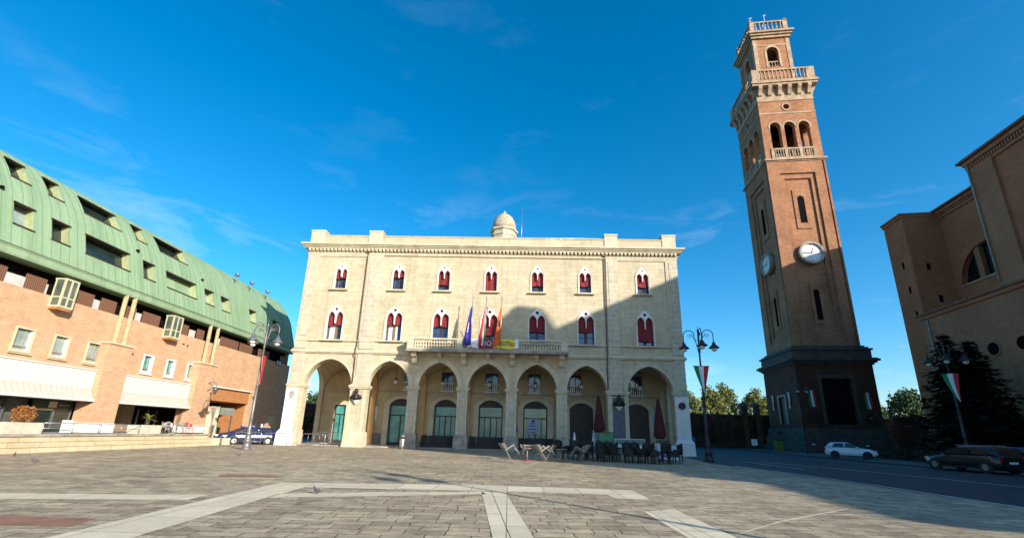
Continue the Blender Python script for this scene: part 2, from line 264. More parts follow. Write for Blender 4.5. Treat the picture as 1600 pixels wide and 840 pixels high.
# ------------------------------------------------------------------ mesh helpers
class MB:
    def __init__(s): s.v = []; s.f = []; s.mi = []; s.sm = []
    def add(s, vs, fs, mi=0, smooth=False):
        k = len(s.v); s.v += [tuple(p) for p in vs]
        for f in fs: s.f.append([i + k for i in f]); s.mi.append(mi); s.sm.append(smooth)
        return s
    def box(s, x0, y0, z0, x1, y1, z1, mi=0):
        x0, x1 = sorted((x0, x1)); y0, y1 = sorted((y0, y1)); z0, z1 = sorted((z0, z1))
        v = [(x0,y0,z0),(x1,y0,z0),(x1,y1,z0),(x0,y1,z0),(x0,y0,z1),(x1,y0,z1),(x1,y1,z1),(x0,y1,z1)]
        return s.add(v, [(0,3,2,1),(4,5,6,7),(0,1,5,4),(1,2,6,5),(2,3,7,6),(3,0,4,7)], mi)
    def taper(s, x0, y0, x1, y1, z0, z1, dx, dy=None, mi=0):
        dy = dx if dy is None else dy
        v = [(x0,y0,z0),(x1,y0,z0),(x1,y1,z0),(x0,y1,z0),(x0+dx,y0+dy,z1),(x1-dx,y0+dy,z1),(x1-dx,y1-dy,z1),(x0+dx,y1-dy,z1)]
        return s.add(v, [(0,3,2,1),(4,5,6,7),(0,1,5,4),(1,2,6,5),(2,3,7,6),(3,0,4,7)], mi)
    def tube(s, pts, r, n=8, mi=0, caps=True, smooth=True):
        pts = [Vector(p) for p in pts]; rs = r if isinstance(r, (list, tuple)) else [r] * len(pts)
        vs = []; up = None
        for i, p in enumerate(pts):
            d = (pts[min(i+1, len(pts)-1)] - pts[max(i-1, 0)]).normalized()
            if up is None:
                up = Vector((0,0,1)) if abs(d.z) < .9 else Vector((1,0,0))
            a = d.cross(up).normalized(); b = a.cross(d).normalized(); up = b
            for k in range(n):
                t = 2*math.pi*k/n; vs.append(p + (a*math.cos(t) + b*math.sin(t)) * rs[i])
        fs = [(i*n+k, i*n+(k+1)%n, (i+1)*n+(k+1)%n, (i+1)*n+k) for i in range(len(pts)-1) for k in range(n)]
        s.add(vs, fs, mi, smooth)
        if caps:
            o = len(s.v) - len(vs); e = (len(pts)-1)*n
            s.f.append([o+k for k in range(n)][::-1]); s.mi.append(mi); s.sm.append(False)
            s.f.append([o+e+k for k in range(n)]); s.mi.append(mi); s.sm.append(False)
        return s
    def lathe(s, c, prof, n=16, mi=0, smooth=True, sx=1, sy=1):
        vs = [(c[0]+r*math.cos(2*math.pi*k/n)*sx, c[1]+r*math.sin(2*math.pi*k/n)*sy, c[2]+z) for r, z in prof for k in range(n)]
        m = len(prof); fs = [(i*n+k, i*n+(k+1)%n, (i+1)*n+(k+1)%n, (i+1)*n+k) for i in range(m-1) for k in range(n)]
        fs += [tuple(range(n))[::-1], tuple((m-1)*n+k for k in range(n))]
        return s.add(vs, fs, mi, smooth)
    def plate(s, outer, holes, y0, y1, mi=0, reveal=None, axis='y'):
        loops = [outer] + list(holes)
        flat = [p for lp in loops for p in lp]
        tris = tessellate_polygon([[Vector((p[0], p[1], 0)) for p in lp] for lp in loops])
        P = (lambda p, d: (p[0], d, p[1])) if axis == 'y' else ((lambda p, d: (d, p[0], p[1])) if axis == 'x' else (lambda p, d: (p[0], p[1], d)))
        for d, flip in ((y0, False), (y1, True)):
            s.add([P(p, d) for p in flat], [t[::-1] if flip else t for t in tris], mi)
        for lp in loops:
            k = len(lp)
            s.add([P(p, y0) for p in lp] + [P(p, y1) for p in lp], [(i, (i+1) % k, k+(i+1) % k, k+i) for i in range(k)], mi if reveal is None else reveal)
        return s
    def ring(s, inner, outer, y0, y1, mi=0):
        # open strip between two polylines, extruded in y
        k = len(inner)
        v = [(p[0], y0, p[1]) for p in inner] + [(p[0], y0, p[1]) for p in outer] + [(p[0], y1, p[1]) for p in inner] + [(p[0], y1, p[1]) for p in outer]
        fs = []
        for i in range(k-1):
            fs += [(i, i+1, k+i+1, k+i), (2*k+i, 3*k+i, 3*k+i+1, 2*k+i+1), (i, 2*k+i, 2*k+i+1, i+1), (k+i, k+i+1, 3*k+i+1, 3*k+i)]
        fs += [(0, k, 3*k, 2*k), (k-1, 3*k-1, 4*k-1, 2*k-1)]
        return s.add(v, fs, mi)
    def prism(s, prof, x0, x1, mi=0):   # (y,z) profile extruded along x
        k = len(prof); v = [(x0, a, b) for a, b in prof] + [(x1, a, b) for a, b in prof]
        t = tessellate_polygon([[Vector((a, b, 0)) for a, b in prof]])
        return s.add(v, [(i, (i+1) % k, k+(i+1) % k, k+i) for i in range(k)] + list(t) + [tuple(k+i for i in q[::-1]) for q in t], mi)
    def build(s, name, mat, parent=None, loc=None, rot=None, recalc=True):
        me = bpy.data.meshes.new(name); me.from_pydata(s.v, [], s.f)
        mats = mat if isinstance(mat, (list, tuple)) else [mat]
        for m in mats: me.materials.append(m)
        for i, p in enumerate(me.polygons): p.material_index = s.mi[i]; p.use_smooth = s.sm[i]
        if recalc:
            bm = bmesh.new(); bm.from_mesh(me); bmesh.ops.recalc_face_normals(bm, faces=bm.faces); bm.to_mesh(me); bm.free()
        me.update()
        o = bpy.data.objects.new(name, me); COL.objects.link(o)
        if parent: o.parent = parent
        if loc: o.location = loc
        if rot: o.rotation_euler = rot
        return o
def tag(o, label=None, cat=None, group=None, kind=None):
    if label: o['label'] = label
    if cat: o['category'] = cat
    if group: o['group'] = group
    if kind: o['kind'] = kind
    return o
def thing(name, label, cat, loc=(0, 0, 0), rz=0, group=None, rot=None):
    o = bpy.data.objects.new(name, None); COL.objects.link(o); o.empty_display_size = .3
    o.location = loc; o.rotation_euler = rot or (0, 0, rz)
    return tag(o, label, cat, group)
def dup(root, label, loc, rz=0, rot=None, scale=None):
    def cp(o, par):
        c = o.copy(); COL.objects.link(c)
        if par: c.parent = par
        for ch in list(o.children): cp(ch, c)
        return c
    c = cp(root, None); c.location = loc; c.rotation_euler = rot or (0, 0, rz); c['label'] = label
    if scale: c.scale = (scale,)*3
    return c
def B(name, mat, parent, *boxes):
    m = MB()
    for b in boxes: m.box(*b)
    return m.build(name, mat, parent)
def Bs(name, mat, parent, *boxes):
    for b in boxes: B(name, mat, parent, b)
def arch(x0, x1, zs, h, n=10):
    a = (x1-x0)/2; h = max(h, a); r = (a*a+h*h)/(2*a); out = []
    t1 = math.acos(max(-1, min(1, (r-a)/r)))
    for i in range(n+1):
        t = t1*i/n; out.append((x0 + r - r*math.cos(t), zs + r*math.sin(t)))
    for i in range(n-1, -1, -1):
        t = t1*i/n; out.append((x1 - r + r*math.cos(t), zs + r*math.sin(t)))
    return out
def segarch(x0, x1, zs, h, n=10):
    a = (x1-x0)/2; r = (a*a+h*h)/(2*h); c = (x0+x1)/2; t1 = math.asin(min(1, a/r))
    return [(c + r*math.sin(-t1+2*t1*i/n), zs + h - r + r*math.cos(-t1+2*t1*i/n)) for i in range(n+1)]
def rect(x0, x1, z0, z1): return [(x0, z0), (x1, z0), (x1, z1), (x0, z1)]
def circ(x, z, r, n=14): return [(x+r*math.cos(2*math.pi*i/n), z+r*math.sin(2*math.pi*i/n)) for i in range(n)]
def text_mesh(name, body, size, mat, parent, loc, rot=(R(90), 0, 0), ext=.004):
    c = bpy.data.curves.new(name, 'FONT'); c.body = body; c.size = size; c.align_x = 'CENTER'; c.align_y = 'CENTER'; c.extrude = ext
    t = bpy.data.objects.new('tmp', c); COL.objects.link(t); bpy.context.view_layer.update()
    me = bpy.data.meshes.new_from_object(t.evaluated_get(bpy.context.evaluated_depsgraph_get()))
    bpy.data.objects.remove(t); me.materials.clear(); me.materials.append(mat)
    o = bpy.data.objects.new(name, me); COL.objects.link(o); o.parent = parent; o.location = loc; o.rotation_euler = rot
    return o
def sheet(name, pts, z, mat, kind='structure'):
    m = MB(); m.add([(x, y, z) for x, y in pts], [t for t in tessellate_polygon([[Vector((x, y, 0)) for x, y in pts]])])
    o = m.build(name, mat); 
    for p in o.data.polygons:
        if p.normal.z < 0: p.flip()
    return tag(o, kind=kind)

# ------------------------------------------------------------------ ground
sheet('ground', [(-1500, -1500), (1500, -1500), (1500, 1500), (-1500, 1500)], 0, earth)
sheet('square_pavement', [(-60, -40), (13.5, -40), (13.9, 12), (13.9, 24), (13.3, 30), (15.5, 41), (17, 56), (-60, 56)], .004, pavers)
sheet('road', [(13.56, -60), (28.6, -60), (28.6, 25), (30.2, 36), (32.3, 50), (37, 66), (40, 79), (-60, 79), (-60, 56.05), (17.05, 56.05), (15.56, 41), (13.36, 30.0), (13.96, 24), (13.96, 12)], .004, asphalt)
sheet('far_pavement', [(28.65, -60), (60, -60), (60, 79), (40.05, 79), (37.05, 66), (32.35, 50), (30.25, 36), (28.65, 25)], .05, plain('pavement_slab', (.10, .095, .085), .85, var=.35, scale=1.5, bmp=.3))
def strip(name, pts, w, z=.010, mat=roadpaint):
    m = MB(); n = len(pts); vs = []
    for i, (x, y) in enumerate(pts):
        a = Vector(pts[max(i-1, 0)]); b = Vector(pts[min(i+1, n-1)]); d = (b-a).normalized(); q = Vector((-d.y, d.x))*w/2
        vs += [(x+q.x, y+q.y, z), (x-q.x, y-q.y, z)]
    m.add(vs, [(2*i, 2*i+1, 2*i+3, 2*i+2) for i in range(n-1)]); o = m.build(name, mat)
    for p in o.data.polygons:
        if p.normal.z < 0: p.flip()
    return tag(o, kind='structure')
strip('road_marking', [(13.75, 27.6), (14.15, 24), (14.25, 18), (13.95, 12), (13.9, -20)], .14)
strip('road_marking', [(17.2, 33), (17.15, 26.3)], .12); strip('road_marking', [(18.9, 34), (19.4, 28.6)], .12)
strip('road_marking', [(20.0, 29), (20.8, 22), (21.3, 14)], .14)
strip('road_marking', [(27.2, 42), (27.6, 30)], .12)
# pale stone bands and brick patches let into the paving
Z2 = .009
sheet('pavement_band', [(-30, 8.6), (-11.34, 10.50), (-7.05, 11.05), (-7.0, 10.28), (-11, 9.72), (-30, 7.8)], Z2, band)
sheet('pavement_band', [(-5.62, 11.55), (-3.26, 12.30), (-.72, 12.92), (-.56, 12.47), (-3.05, 11.62), (-5.6, 10.86)], Z2, band)
sheet('pavement_band', [(-6.25, 3.2), (-6.62, 9), (-6.72, 13.8), (-5.75, 13.8), (-5.62, 12.85), (-5.55, 10), (-5.2, 3.2)], Z2, band)
sheet('pavement_band', [(-6.72, 13.82), (-3.76, 14.15), (-.66, 14.5), (2.7, 14.3), (3.80, 14.15), (3.78, 12.3), (2.86, 12.25), (2.8, 12.95), (1.77, 13.10), (-.58, 13.05), (-3.42, 12.95), (-5.60, 12.86), (-5.74, 13.82)], Z2, band)
sheet('pavement_band', [(-.71, 12.85), (-.45, 12.9), (.30, 5), (.02, 5)], Z2, band)
sheet('pavement_band', [(-.43, 12.9), (-.06, 12.95), (.68, 5), (.32, 5)], Z2, band)
sheet('pavement_band', [(3.01, 10.33), (3.44, 10.55), (3.44, 4), (3.0, 4)], Z2, band)
sheet('pavement_band', [(3.455, 10.56), (3.86, 10.79), (3.86, 4), (3.455, 4)], Z2, band)
sheet('pavement_patch', [(-9.6, 8.2), (-7.0, 8.12), (-6.85, 7.5), (-9.6, 7.35)], .007, redpatch)
sheet('pavement_patch', [(-9.62, 15.5), (-7.68, 15.7), (-7.58, 15.08), (-9.35, 14.91)], .007, redpatch)
strip('pavement_line', [(3.97, 10.64), (5.2, 11.45)], .05, .008, band); strip('pavement_line', [(3.98, 8.21), (5.6, 9.6), (8.5, 11.6)], .045, .008, band)
strip('pavement_line', [(-5.25, 15.6), (-9.2, 14.35), (-12, 13.4)], .10, .008, band)
strip('pavement_line', [(-19.5, 15.5), (-18.8, 21), (-18.5, 27), (-18.4, 33)], .12, .008, band)
strip('pavement_line', [(1.2, 10.6), (2.8, 11.4)], .04, .008, band); strip('pavement_line', [(.9, 9.2), (2.95, 10.15)], .03, .008, band)
strip('pavement_line', [(5, 14), (9.5, 16.2)], .05, .008, band)
strip('pavement_kerb', [(-9, 40.0), (14.8, 39.4)], .5, .12, greystone)

# ------------------------------------------------------------------ town palace
PX, PY, PA = 0, 40.68, -.027
def PW(u, y=0, z=0):
    return (PX + u*math.cos(PA) - y*math.sin(PA), PY + u*math.sin(PA) + y*math.cos(PA), z)
pal = thing('town_palace', 'cream stone town palace with seven ground floor arches and rows of gothic windows', 'palace', (PX, PY, 0), PA)
UL, UR = -20.9, 16.3
ARCH = [(-19.4, -14.95, 2.45), (-13.4, -9.52, 2.38), (-8.57, -4.88, 2.35), (-3.92, -.33, 2.35), (.63, 4.32, 2.35), (5.28, 9.0, 2.35), (10.9, 15.05, 2.4)]
WU = [-17.31, -11.48, -6.89, -2.16, 2.46, 7.18, 12.85]
SPR, TOP = 5.52, 19.3
outer = [(UL, 0)]
for a, b, h in ARCH: outer += [(a, 0)] + arch(a, b, SPR, h) + [(b, 0)]
outer += [(UR, 0), (UR, TOP), (UL, TOP)]
LOW = dict(w=1.70, sill=9.84, spr=11.85, h=1.52); UPP = dict(w=1.30, sill=15.0, spr=16.6, h=1.24)
def wshape(u, d, g=0): return [(u - d['w']/2 - g, d['sill'])] + arch(u - d['w']/2 - g, u + d['w']/2 + g, d['spr'], d['h'] + g) + [(u + d['w']/2 + g, d['sill'])]
m = MB(); m.plate(outer, [wshape(u, d) for d in (LOW, UPP) for u in WU], 0, .85); m.build('facade_wall', stone, pal)
# other walls, ceiling, roof
m = MB(); lo = [(.85, 0), (1.3, 0)] + [(1.3, SPR)] + arch(1.3, 4.2, SPR, 1.9)[1:-1] + [(4.2, SPR), (4.2, 0), (4.6, 0), (4.6, 8.2), (.85, 8.2)]
m.plate(lo, [], UR - .5, UR, axis='x'); m.build('portico_end_wall', stone, pal)
m = MB(); lo2 = [(.85, 0), (1.1, 0)] + [(1.1, SPR)] + arch(1.1, 6.3, SPR, 2.6)[1:-1] + [(6.3, SPR), (6.3, 0), (6.85, 0), (6.85, 8.2), (.85, 8.2)]
m.plate(lo2, [], UL, UL + .5, axis='x'); m.build('portico_end_wall', stone, pal)
B('passage_wall', plaster, pal, (-14.45, 4.86, .12, -14.2, 6.59, 8.2))
Bs('side_wall', stone, pal, (UL, .85, 8.2, UL+.5, 15, TOP), (UR-.5, .85, 8.2, UR, 15, TOP), (UL, 6.86, 0, UL+.5, 15, 8.2), (UR-.5, 4.85, 0, UR, 15, 8.2), (UL, 15, 0, UR, 15.5, TOP))
B('roof_deck', greystone, pal, (UL+.3, .3, 19.75, UR-.3, 15.2, 19.9))
Bs('floor_slab', dark_in, pal, (UL+.55, .9, 8.25, UR-.55, 14.9, 8.6), (UL+.55, .9, 14.2, UR-.55, 14.9, 14.4), (UL+.55, 4.0, 8.6, UR-.55, 4.2, 14.2), (UL+.55, 4.0, 14.4, UR-.55, 4.2, 19.2))
B('portico_floor', greystone, pal, (UL+.51, .3, 0, UR-.51, 4.6, .12), (UL+.51, 4.6, 0, -14.46, 6.58, .12))
# vault over the portico
edges = [UL+.5] + [(ARCH[i][1]+ARCH[i+1][0])/2 for i in range(6)] + [UR-.5]
m = MB(); N = 14
for i in range(7):
    x0, x1 = edges[i], edges[i+1]; yb = 6.6 if i == 0 else 4.6
    def prof(t, h): return SPR + .1 + h*math.sqrt(max(0, 1-(2*t-1)**2))
    vs = [(x0+(x1-x0)*a/N, (.85+(yb-.85)*b/N), max(prof(a/N, 2.35), prof(b/N, 2.3))) for a in range(N+1) for b in range(N+1)]
    m.add(vs, [(a*(N+1)+b, (a+1)*(N+1)+b, (a+1)*(N+1)+b+1, a*(N+1)+b+1) for a in range(N) for b in range(N)], 0, True)
m.build('vault', plaster_lt, pal, recalc=False)
for e in edges[1:-1]:
    m = MB(); ou = [(y, z) for y, z in arch(.85, 4.6, SPR, 2.28)]; inn = [(y, z) for y, z in arch(1.12, 4.33, SPR, 2.02)]
    k = len(ou); vs = [(e-.28, y, z) for y, z in inn] + [(e-.28, y, z) for y, z in ou] + [(e+.28, y, z) for y, z in inn] + [(e+.28, y, z) for y, z in ou]
    fs = []
    for q in range(k-1): fs += [(q, q+1, k+q+1, k+q), (2*k+q, 3*k+q, 3*k+q+1, 2*k+q+1), (q, 2*k+q, 2*k+q+1, q+1)]
    m.add(vs, fs); m.box(e-.28, 4.33, .12, e+.28, 4.6, SPR); m.build('vault_rib', plaster, pal)
# back wall of the portico with doors and mezzanine windows
DU = [(-19.0, -17.75, 3.95), (-12.45, -10.1, 4.1), (-7.82, -5.5, 4.1), (-3.25, -.8, 4.15), (1.3, 3.75, 4.15), (6.0, 8.4, 4.1), (11.5, 14.0, 4.1)]
MZ = [None, (-11.2, -10.2), (-7.3, -6.0), (-2.72, -1.35), (1.75, 3.05), (6.0, 7.25), (12.2, 13.5)]
m = MB(); holes = []
bo = [(-14.45, 0)]
for a, b, s in DU[1:]: bo += [(a, 0), (a, s)] + segarch(a, b, s, .62)[1:-1] + [(b, s), (b, 0)]
bo += [(UR, 0), (UR, 8.2), (-14.45, 8.2)]
for z in MZ:
    if z: holes.append(rect(z[0], z[1], 5.6, 7.55))
m.plate(bo, holes, 4.6, 4.85); m.build('portico_back_wall', plaster_lt, pal)
a, b, s_ = DU[0]; m = MB(); m.plate([(UL+.5, 0), (a, 0), (a, s_+.1), (b, s_+.1), (b, 0), (-14.2, 0), (-14.2, 8.4), (UL+.5, 8.4)], [], 6.6, 6.85); m.build('portico_back_wall', plaster_lt, pal)
B('string_moulding', greystone, pal, (-14.44, 4.48, 5.36, UR-.51, 4.597, 5.52)); B('string_moulding', greystone, pal, (UL+.51, 6.48, 5.36, -14.46, 6.597, 5.52))
Bs('wainscot', base_gr, pal, *[(a, 4.55, .12, b, 4.597, 1.25) for a, b in [(-14.44, DU[1][0]-.57)] + [(DU[i][1]+.57, DU[i+1][0]-.57) for i in range(1, 6)] + [(14.57, UR-.51)]])
for i, (a, b, s) in enumerate(DU):
    fr = MB()
    if i == 0:
        fr.ring([(a, .12), (a, s+.1), (b, s+.1), (b, .12)], [(a-.22, .12), (a-.22, s+.35), (b+.22, s+.35), (b+.22, .12)], 6.5, 6.597)
    else:
        inn = [(a, .12), (a, s)] + segarch(a, b, s, .62)[1:-1] + [(b, s), (b, .12)]
        ou = [(a-.55, .12), (a-.55, s+.06)] + segarch(a-.55, b+.55, s+.06, .86)[1:-1] + [(b+.55, s+.06), (b+.55, .12)]
        fr.ring(inn, ou, 4.5, 4.597)
    fr.build('door_surround', trim, pal)
    if i in (5, 6):
        dm = MB(); dm.box(a, 4.75, .12, b, 4.8, s+.62)
        for k in range(24): dm.box(a, 4.72, .2+k*.19, b, 4.75, .35+k*.19)
        d = dm.build('shutter_door', darkwood, pal)
    else:
        h = s if i else s + .1
        o6 = 0 if i else 2.0; d = B('door', darkwood, pal, (a, 4.74, .12, a+.12, 4.80, h), (b-.12, 4.74, .12, b, 4.80, h), (a+.12, 4.74, h-.12, b-.12, 4.80, h), (a+.12, 4.74, 3.0, b-.12, 4.80, 3.12), ((a+b)/2-.06, 4.74, .12, (a+b)/2+.06, 4.80, 3.0), (a+.12, 4.74, .12, b-.12, 4.8, .95 if i > 1 else .4),
              *([((a*3+b)/4-.04, 4.74, .95, (a*3+b)/4+.04, 4.8, 3.0), ((a+3*b)/4-.04, 4.74, .95, (a+3*b)/4+.04, 4.8, 3.0)] if i > 1 else []))
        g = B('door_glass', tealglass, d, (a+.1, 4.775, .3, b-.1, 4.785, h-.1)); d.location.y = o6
    if i: B('door_tympanum', darkwood, pal, (a, 4.81, s-.3, b, 4.84, s+.62))
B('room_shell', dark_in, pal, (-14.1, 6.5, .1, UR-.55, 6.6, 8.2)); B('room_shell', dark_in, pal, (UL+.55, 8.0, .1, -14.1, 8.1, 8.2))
for z in MZ:
    if not z: continue
    w = B('mezzanine_window', darkwood, pal, (z[0], 4.66, 5.6, z[0]+.07, 4.72, 7.55), (z[1]-.07, 4.66, 5.6, z[1], 4.72, 7.55), ((z[0]+z[1])/2-.04, 4.66, 5.6, (z[0]+z[1])/2+.04, 4.72, 7.55), (z[0]+.07, 4.66, 7.45, z[1]-.07, 4.72, 7.55))
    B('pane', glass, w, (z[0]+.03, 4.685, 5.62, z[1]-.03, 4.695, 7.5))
    bm_ = MB(); bm_.box(z[0]-.06, 4.44, 5.53, z[1]+.06, 4.6, 5.62); bm_.box(z[0]-.06, 4.44, 6.34, z[1]+.06, 4.6, 6.45)
    k = 6
    for q in range(k): bm_.lathe((z[0]+.1+(z[1]-z[0]-.2)*q/(k-1), 4.52, 5.62), [(.05, 0), (.075, .2), (.04, .5), (.06, .72)], 8)
    bm_.build('balustrade', white_st, pal)
# archivolts, piers, columns
for a, b, h in ARCH:
    m = MB(); i1 = arch(a, b, SPR, h, 12); o1 = arch(a-.34, b+.34, SPR, h+.36, 12); m.ring(i1, o1, -.045, .1)
    i2 = arch(a-.34, b+.34, SPR, h+.36, 12); o2 = arch(a-.44, b+.44, SPR, h+.47, 12); m.ring(i2, o2, -.085, .1); m.build('archivolt', trim, pal)
PIER = [(UL, -19.4), (-14.95, -13.4), (-9.52, -8.57), (-4.88, -3.92), (-.33, .63), (4.32, 5.28), (9.0, 10.9), (15.05, UR)]
for i, (a, b) in enumerate(PIER):
    c = MB(); c.box(a-.10, -.10, SPR-.30, b+.10, .95, SPR-.16); c.box(a-.16, -.16, SPR-.16, b+.16, 1.0, SPR+.02); c.box(a-.05, -.05, SPR-.55, b+.05, .9, SPR-.48)
    c.build('impost', trim, pal)
    if i not in (0, 7):
        c = MB(); c.taper(a-.22, -.20, b+.22, 1.05, .0, .2, .04); c.taper(a-.17, -.15, b+.17, 1.0, .2, 1.2, .03); c.box(a-.1, -.1, 1.2, b+.1, .95, 1.34)
        c.build('column_base', greystone if i > 1 else trim, pal)
    if 2 <= i <= 5:
        B('shaft_panel', quoin, pal, (a+.24, -.035, 1.5, b-.24, .05, SPR-.6))
        Bs('shaft_fillet', trim, pal, (a, -.05, 1.34, a+.2, .05, SPR-.56), (b-.2, -.05, 1.34, b, .05, SPR-.56))
# niche panels on the two broad piers
Bs('pier_fillet', trim, pal, (9.0, -.05, 1.34, 9.42, .05, SPR-.56), (10.55, -.05, 1.34, 10.9, .05, SPR-.56), (-14.95, -.05, 1.34, -14.75, .05, SPR-.56), (-13.75, -.05, 1.34, -13.4, .05, SPR-.56))
B('slate_panel', slate, pal, (9.44, -.03, 1.34, 10.53, .05, SPR-.3))
# white slabs on the end piers
for x0, x1, nm in ((UL-.06, -19.85, 'marble_pier_slab'), (15.12, UR+.07, 'marble_pier_slab')):
    m = MB(); m.box(x0, -.10, 1.42, x1, .02, SPR-.34); m.taper(x0-.24, -.34, x1+.22 if x0 < 0 else x1+.2, .1, 0, 1.1, .03); m.taper(x0-.2, -.3, x1+.18, .1, 1.1, 1.42, .18, .18); m.build(nm, white_st, pal)
B('pier_face', stone, pal, (-19.83, -.04, 1.4, -19.42, .05, SPR-.56)); B('pier_plinth', trim, pal, (-19.6, -.15, 0, -19.3, .9, 1.38))
# pilasters, frieze, courses
for a, b in ((UL, -19.75), (-14.62, -13.15), (9.25, 10.42), (15.25, UR)):
    m = MB(); m.box(a, -.10, 8.98, b, .02, 18.62); m.box(a+.22, -.14, 10.2, b-.22, -.09, 18.3); m.build('pilaster', quoin, pal)
    B('lower_pilaster', quoin, pal, (a, -.07, SPR+.05, b, .02, 8.5))
B('frieze', stone, pal, (UL-.05, -.12, 18.62, UR+.05, .02, 18.98))
B('string_course', trim, pal, (UL-.18, -.22, 8.60, UR+.18, .02, 8.78), (UL-.1, -.13, 8.50, UR+.1, .02, 8.60), (UL-.1, -.13, 8.78, UR+.1, .02, 8.9))
B('sill_course', trim, pal, (UL-.08, -.15, 9.70, UR+.08, .02, 9.80))
n = 98; W_ = UR-UL+.1; comb = [(UR+.05, 19.279), (UL-.05, 19.279)]
for k in range(n):
    x = UL - .05 + W_*(k+.5)/n; comb += [(x-.105, 19.2), (x-.105, 19.0), (x+.105, 19.0), (x+.105, 19.2)]
m = MB(); m.plate(comb, [], -.36, -.02); m.build('dentil_course', trim, pal)
m = MB()
for g, z0, z1 in ((.16, 18.9, 19.0), (.42, 19.28, 19.42), (.55, 19.42, 19.56), (.68, 19.56, 19.74)): m.box(UL-g, -g, z0, UR+g, 15.5+g, z1)
m.build('cornice', trim, pal)
m = MB(); m.box(UL, .0, 19.74, UR, .4, 20.72); m.box(UL, .4, 19.74, UL+.4, 15.5, 20.72); m.box(UR-.4, .4, 19.74, UR, 15.5, 20.72); m.box(UL-.05, -.05, 20.72, UR+.05, .45, 20.84); m.build('parapet', stone, pal)
for a, b in ((UL-.05, -19.55), (-14.9, -13.55), (9.2, 10.5), (15.0, UR+.05)):
    m = MB(); m.box(a, -.08, 19.742, b, .75, 21.2); m.box(a-.05, -.13, 21.2, b+.05, .8, 21.36); m.build('parapet_pier', trim, pal)
# downpipes
for x in (-14.78, 9.12):
    m = MB(); m.tube([(x, -.12, 19.1), (x, -.13, 18.2), (x-.02, -.13, 9.2), (x-.05, -.28, 8.9), (x-.05, -.28, 8.4), (x-.05, -.1, 8.1), (x-.05, -.1, 5.7)], .055, 8); m.box(x-.16, -.28, 18.85, x+.16, -.12, 19.1); m.build('downpipe', plain('copper_pipe', (.12, .075, .05), .6) if 'copper_pipe' not in MATS else MATS['copper_pipe'], pal)
# gothic windows
blind_lo = [11.28, 11.42, 11.35, 10.65, 11.0, 11.15, 10.34]; blind_up = [16.18, 16.40, 15.65, 15.06, 15.72, 15.78, 15.80]
def gothic(u, d, bz, low, cur):
    w = d['w']; s = d['sill']; t = .085 if low else .075; mt = .04
    l0, l1 = u - w/2 + t, u + w/2 - t
    lanc = lambda a, b, z0, zs: [(a, z0)] + arch(a, b, zs, (b-a)/2*1.45, 7) + [(b, z0)]
    zs = d['spr'] + (.26 if low else .14); oz = d['spr'] + d['h']*.70; orr = .16 if low else .10
    hh = (u-mt-l0)/2*1.55; dp = .62 if low else .42
    holes = [[(l0, s+.001)] + arch(l0, u-mt, zs, hh, 7) + [(u-.035, zs-dp), (u+.035, zs-dp)] + arch(u+mt, l1, zs, hh, 7) + [(l1, s+.001)], circ(u, oz, orr)]
    # mullion is cut at the sill so that the lights run down to it
    f = MB(); f.plate(wshape(u, d, -.004), holes, -.03, .24); 
    zin = wshape(u, d, -.004); zo = wshape(u, d, .10); fr = f.build('window_tracery', white_st, pal); hr = MB(); hr.ring(zin, zo, -.06, .02); hr.build('hood_mould', trim, pal)
    sl = B('window_sill', trim, pal, (u-w/2-.25, -.26, s-.14, u+w/2+.25, .3, s-.004))
    bl = MB(); zt = d['spr'] + d['h'] - .1
    for k in range(8):
        a = l0 - .05 + (l1-l0+.1)*k/8; b = l0 - .05 + (l1-l0+.1)*(k+1)/8
        ya = .34 + .03*math.sin(k*1.9 + u); yb = .34 + .03*math.sin((k+1)*1.9 + u); za = bz + .05*math.sin(k*.8+u*2); zb = bz + .05*math.sin((k+1)*.8+u*2)
        bl.add([(a, ya-.10, za), (b, yb-.10, zb), (b, yb, zt), (a, ya, zt)], [(0, 1, 2, 3)], 0, True)
    bl.build('blind', redcl, pal, recalc=False)
    sa = MB(); sa.box(u-.06, .47, s, u+.06, .53, zt)
    for a, b in ((l0-.05, u-.075), (u+.075, l1+.05)): sa.box(a, .47, s, a+.06, .53, zt); sa.box(b-.06, .47, s, b, .53, zt); sa.box(a, .475, s+.75 if low else s+.5, b, .525, s+.80 if low else s+.55)
    sf = sa.build('window_sash', brass if low and u < -10 else darkwood, pal)
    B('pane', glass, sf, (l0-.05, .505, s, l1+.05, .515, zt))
    if cur:
        c = MB()
        for a, b in cur: c.add([(u+a*w, .45, s+.02), (u+b*w, .45, s+.02), (u+b*w*.96, .45, bz+.15), (u+a*w*.96, .45, bz+.15)], [(0, 1, 2, 3)])
        c.build('curtain', curtain, pal)
CU = {0: [(-.36, -.05)], 1: [(-.36, -.12), (.05, .2)], 3: None}
for i, u in enumerate(WU):
    gothic(u, LOW, blind_lo[i], True, CU.get(i)); gothic(u, UPP, blind_up[i], False, None)
# end-bay frames over the top windows
for a, b in ((-19.75, -14.62), (10.42, 15.25)):
    B('bay_frame', trim, pal, (a, -.09, 18.46, b, .02, 18.62), (b-.12, -.09, 9.9, b-.02, .02, 18.46))
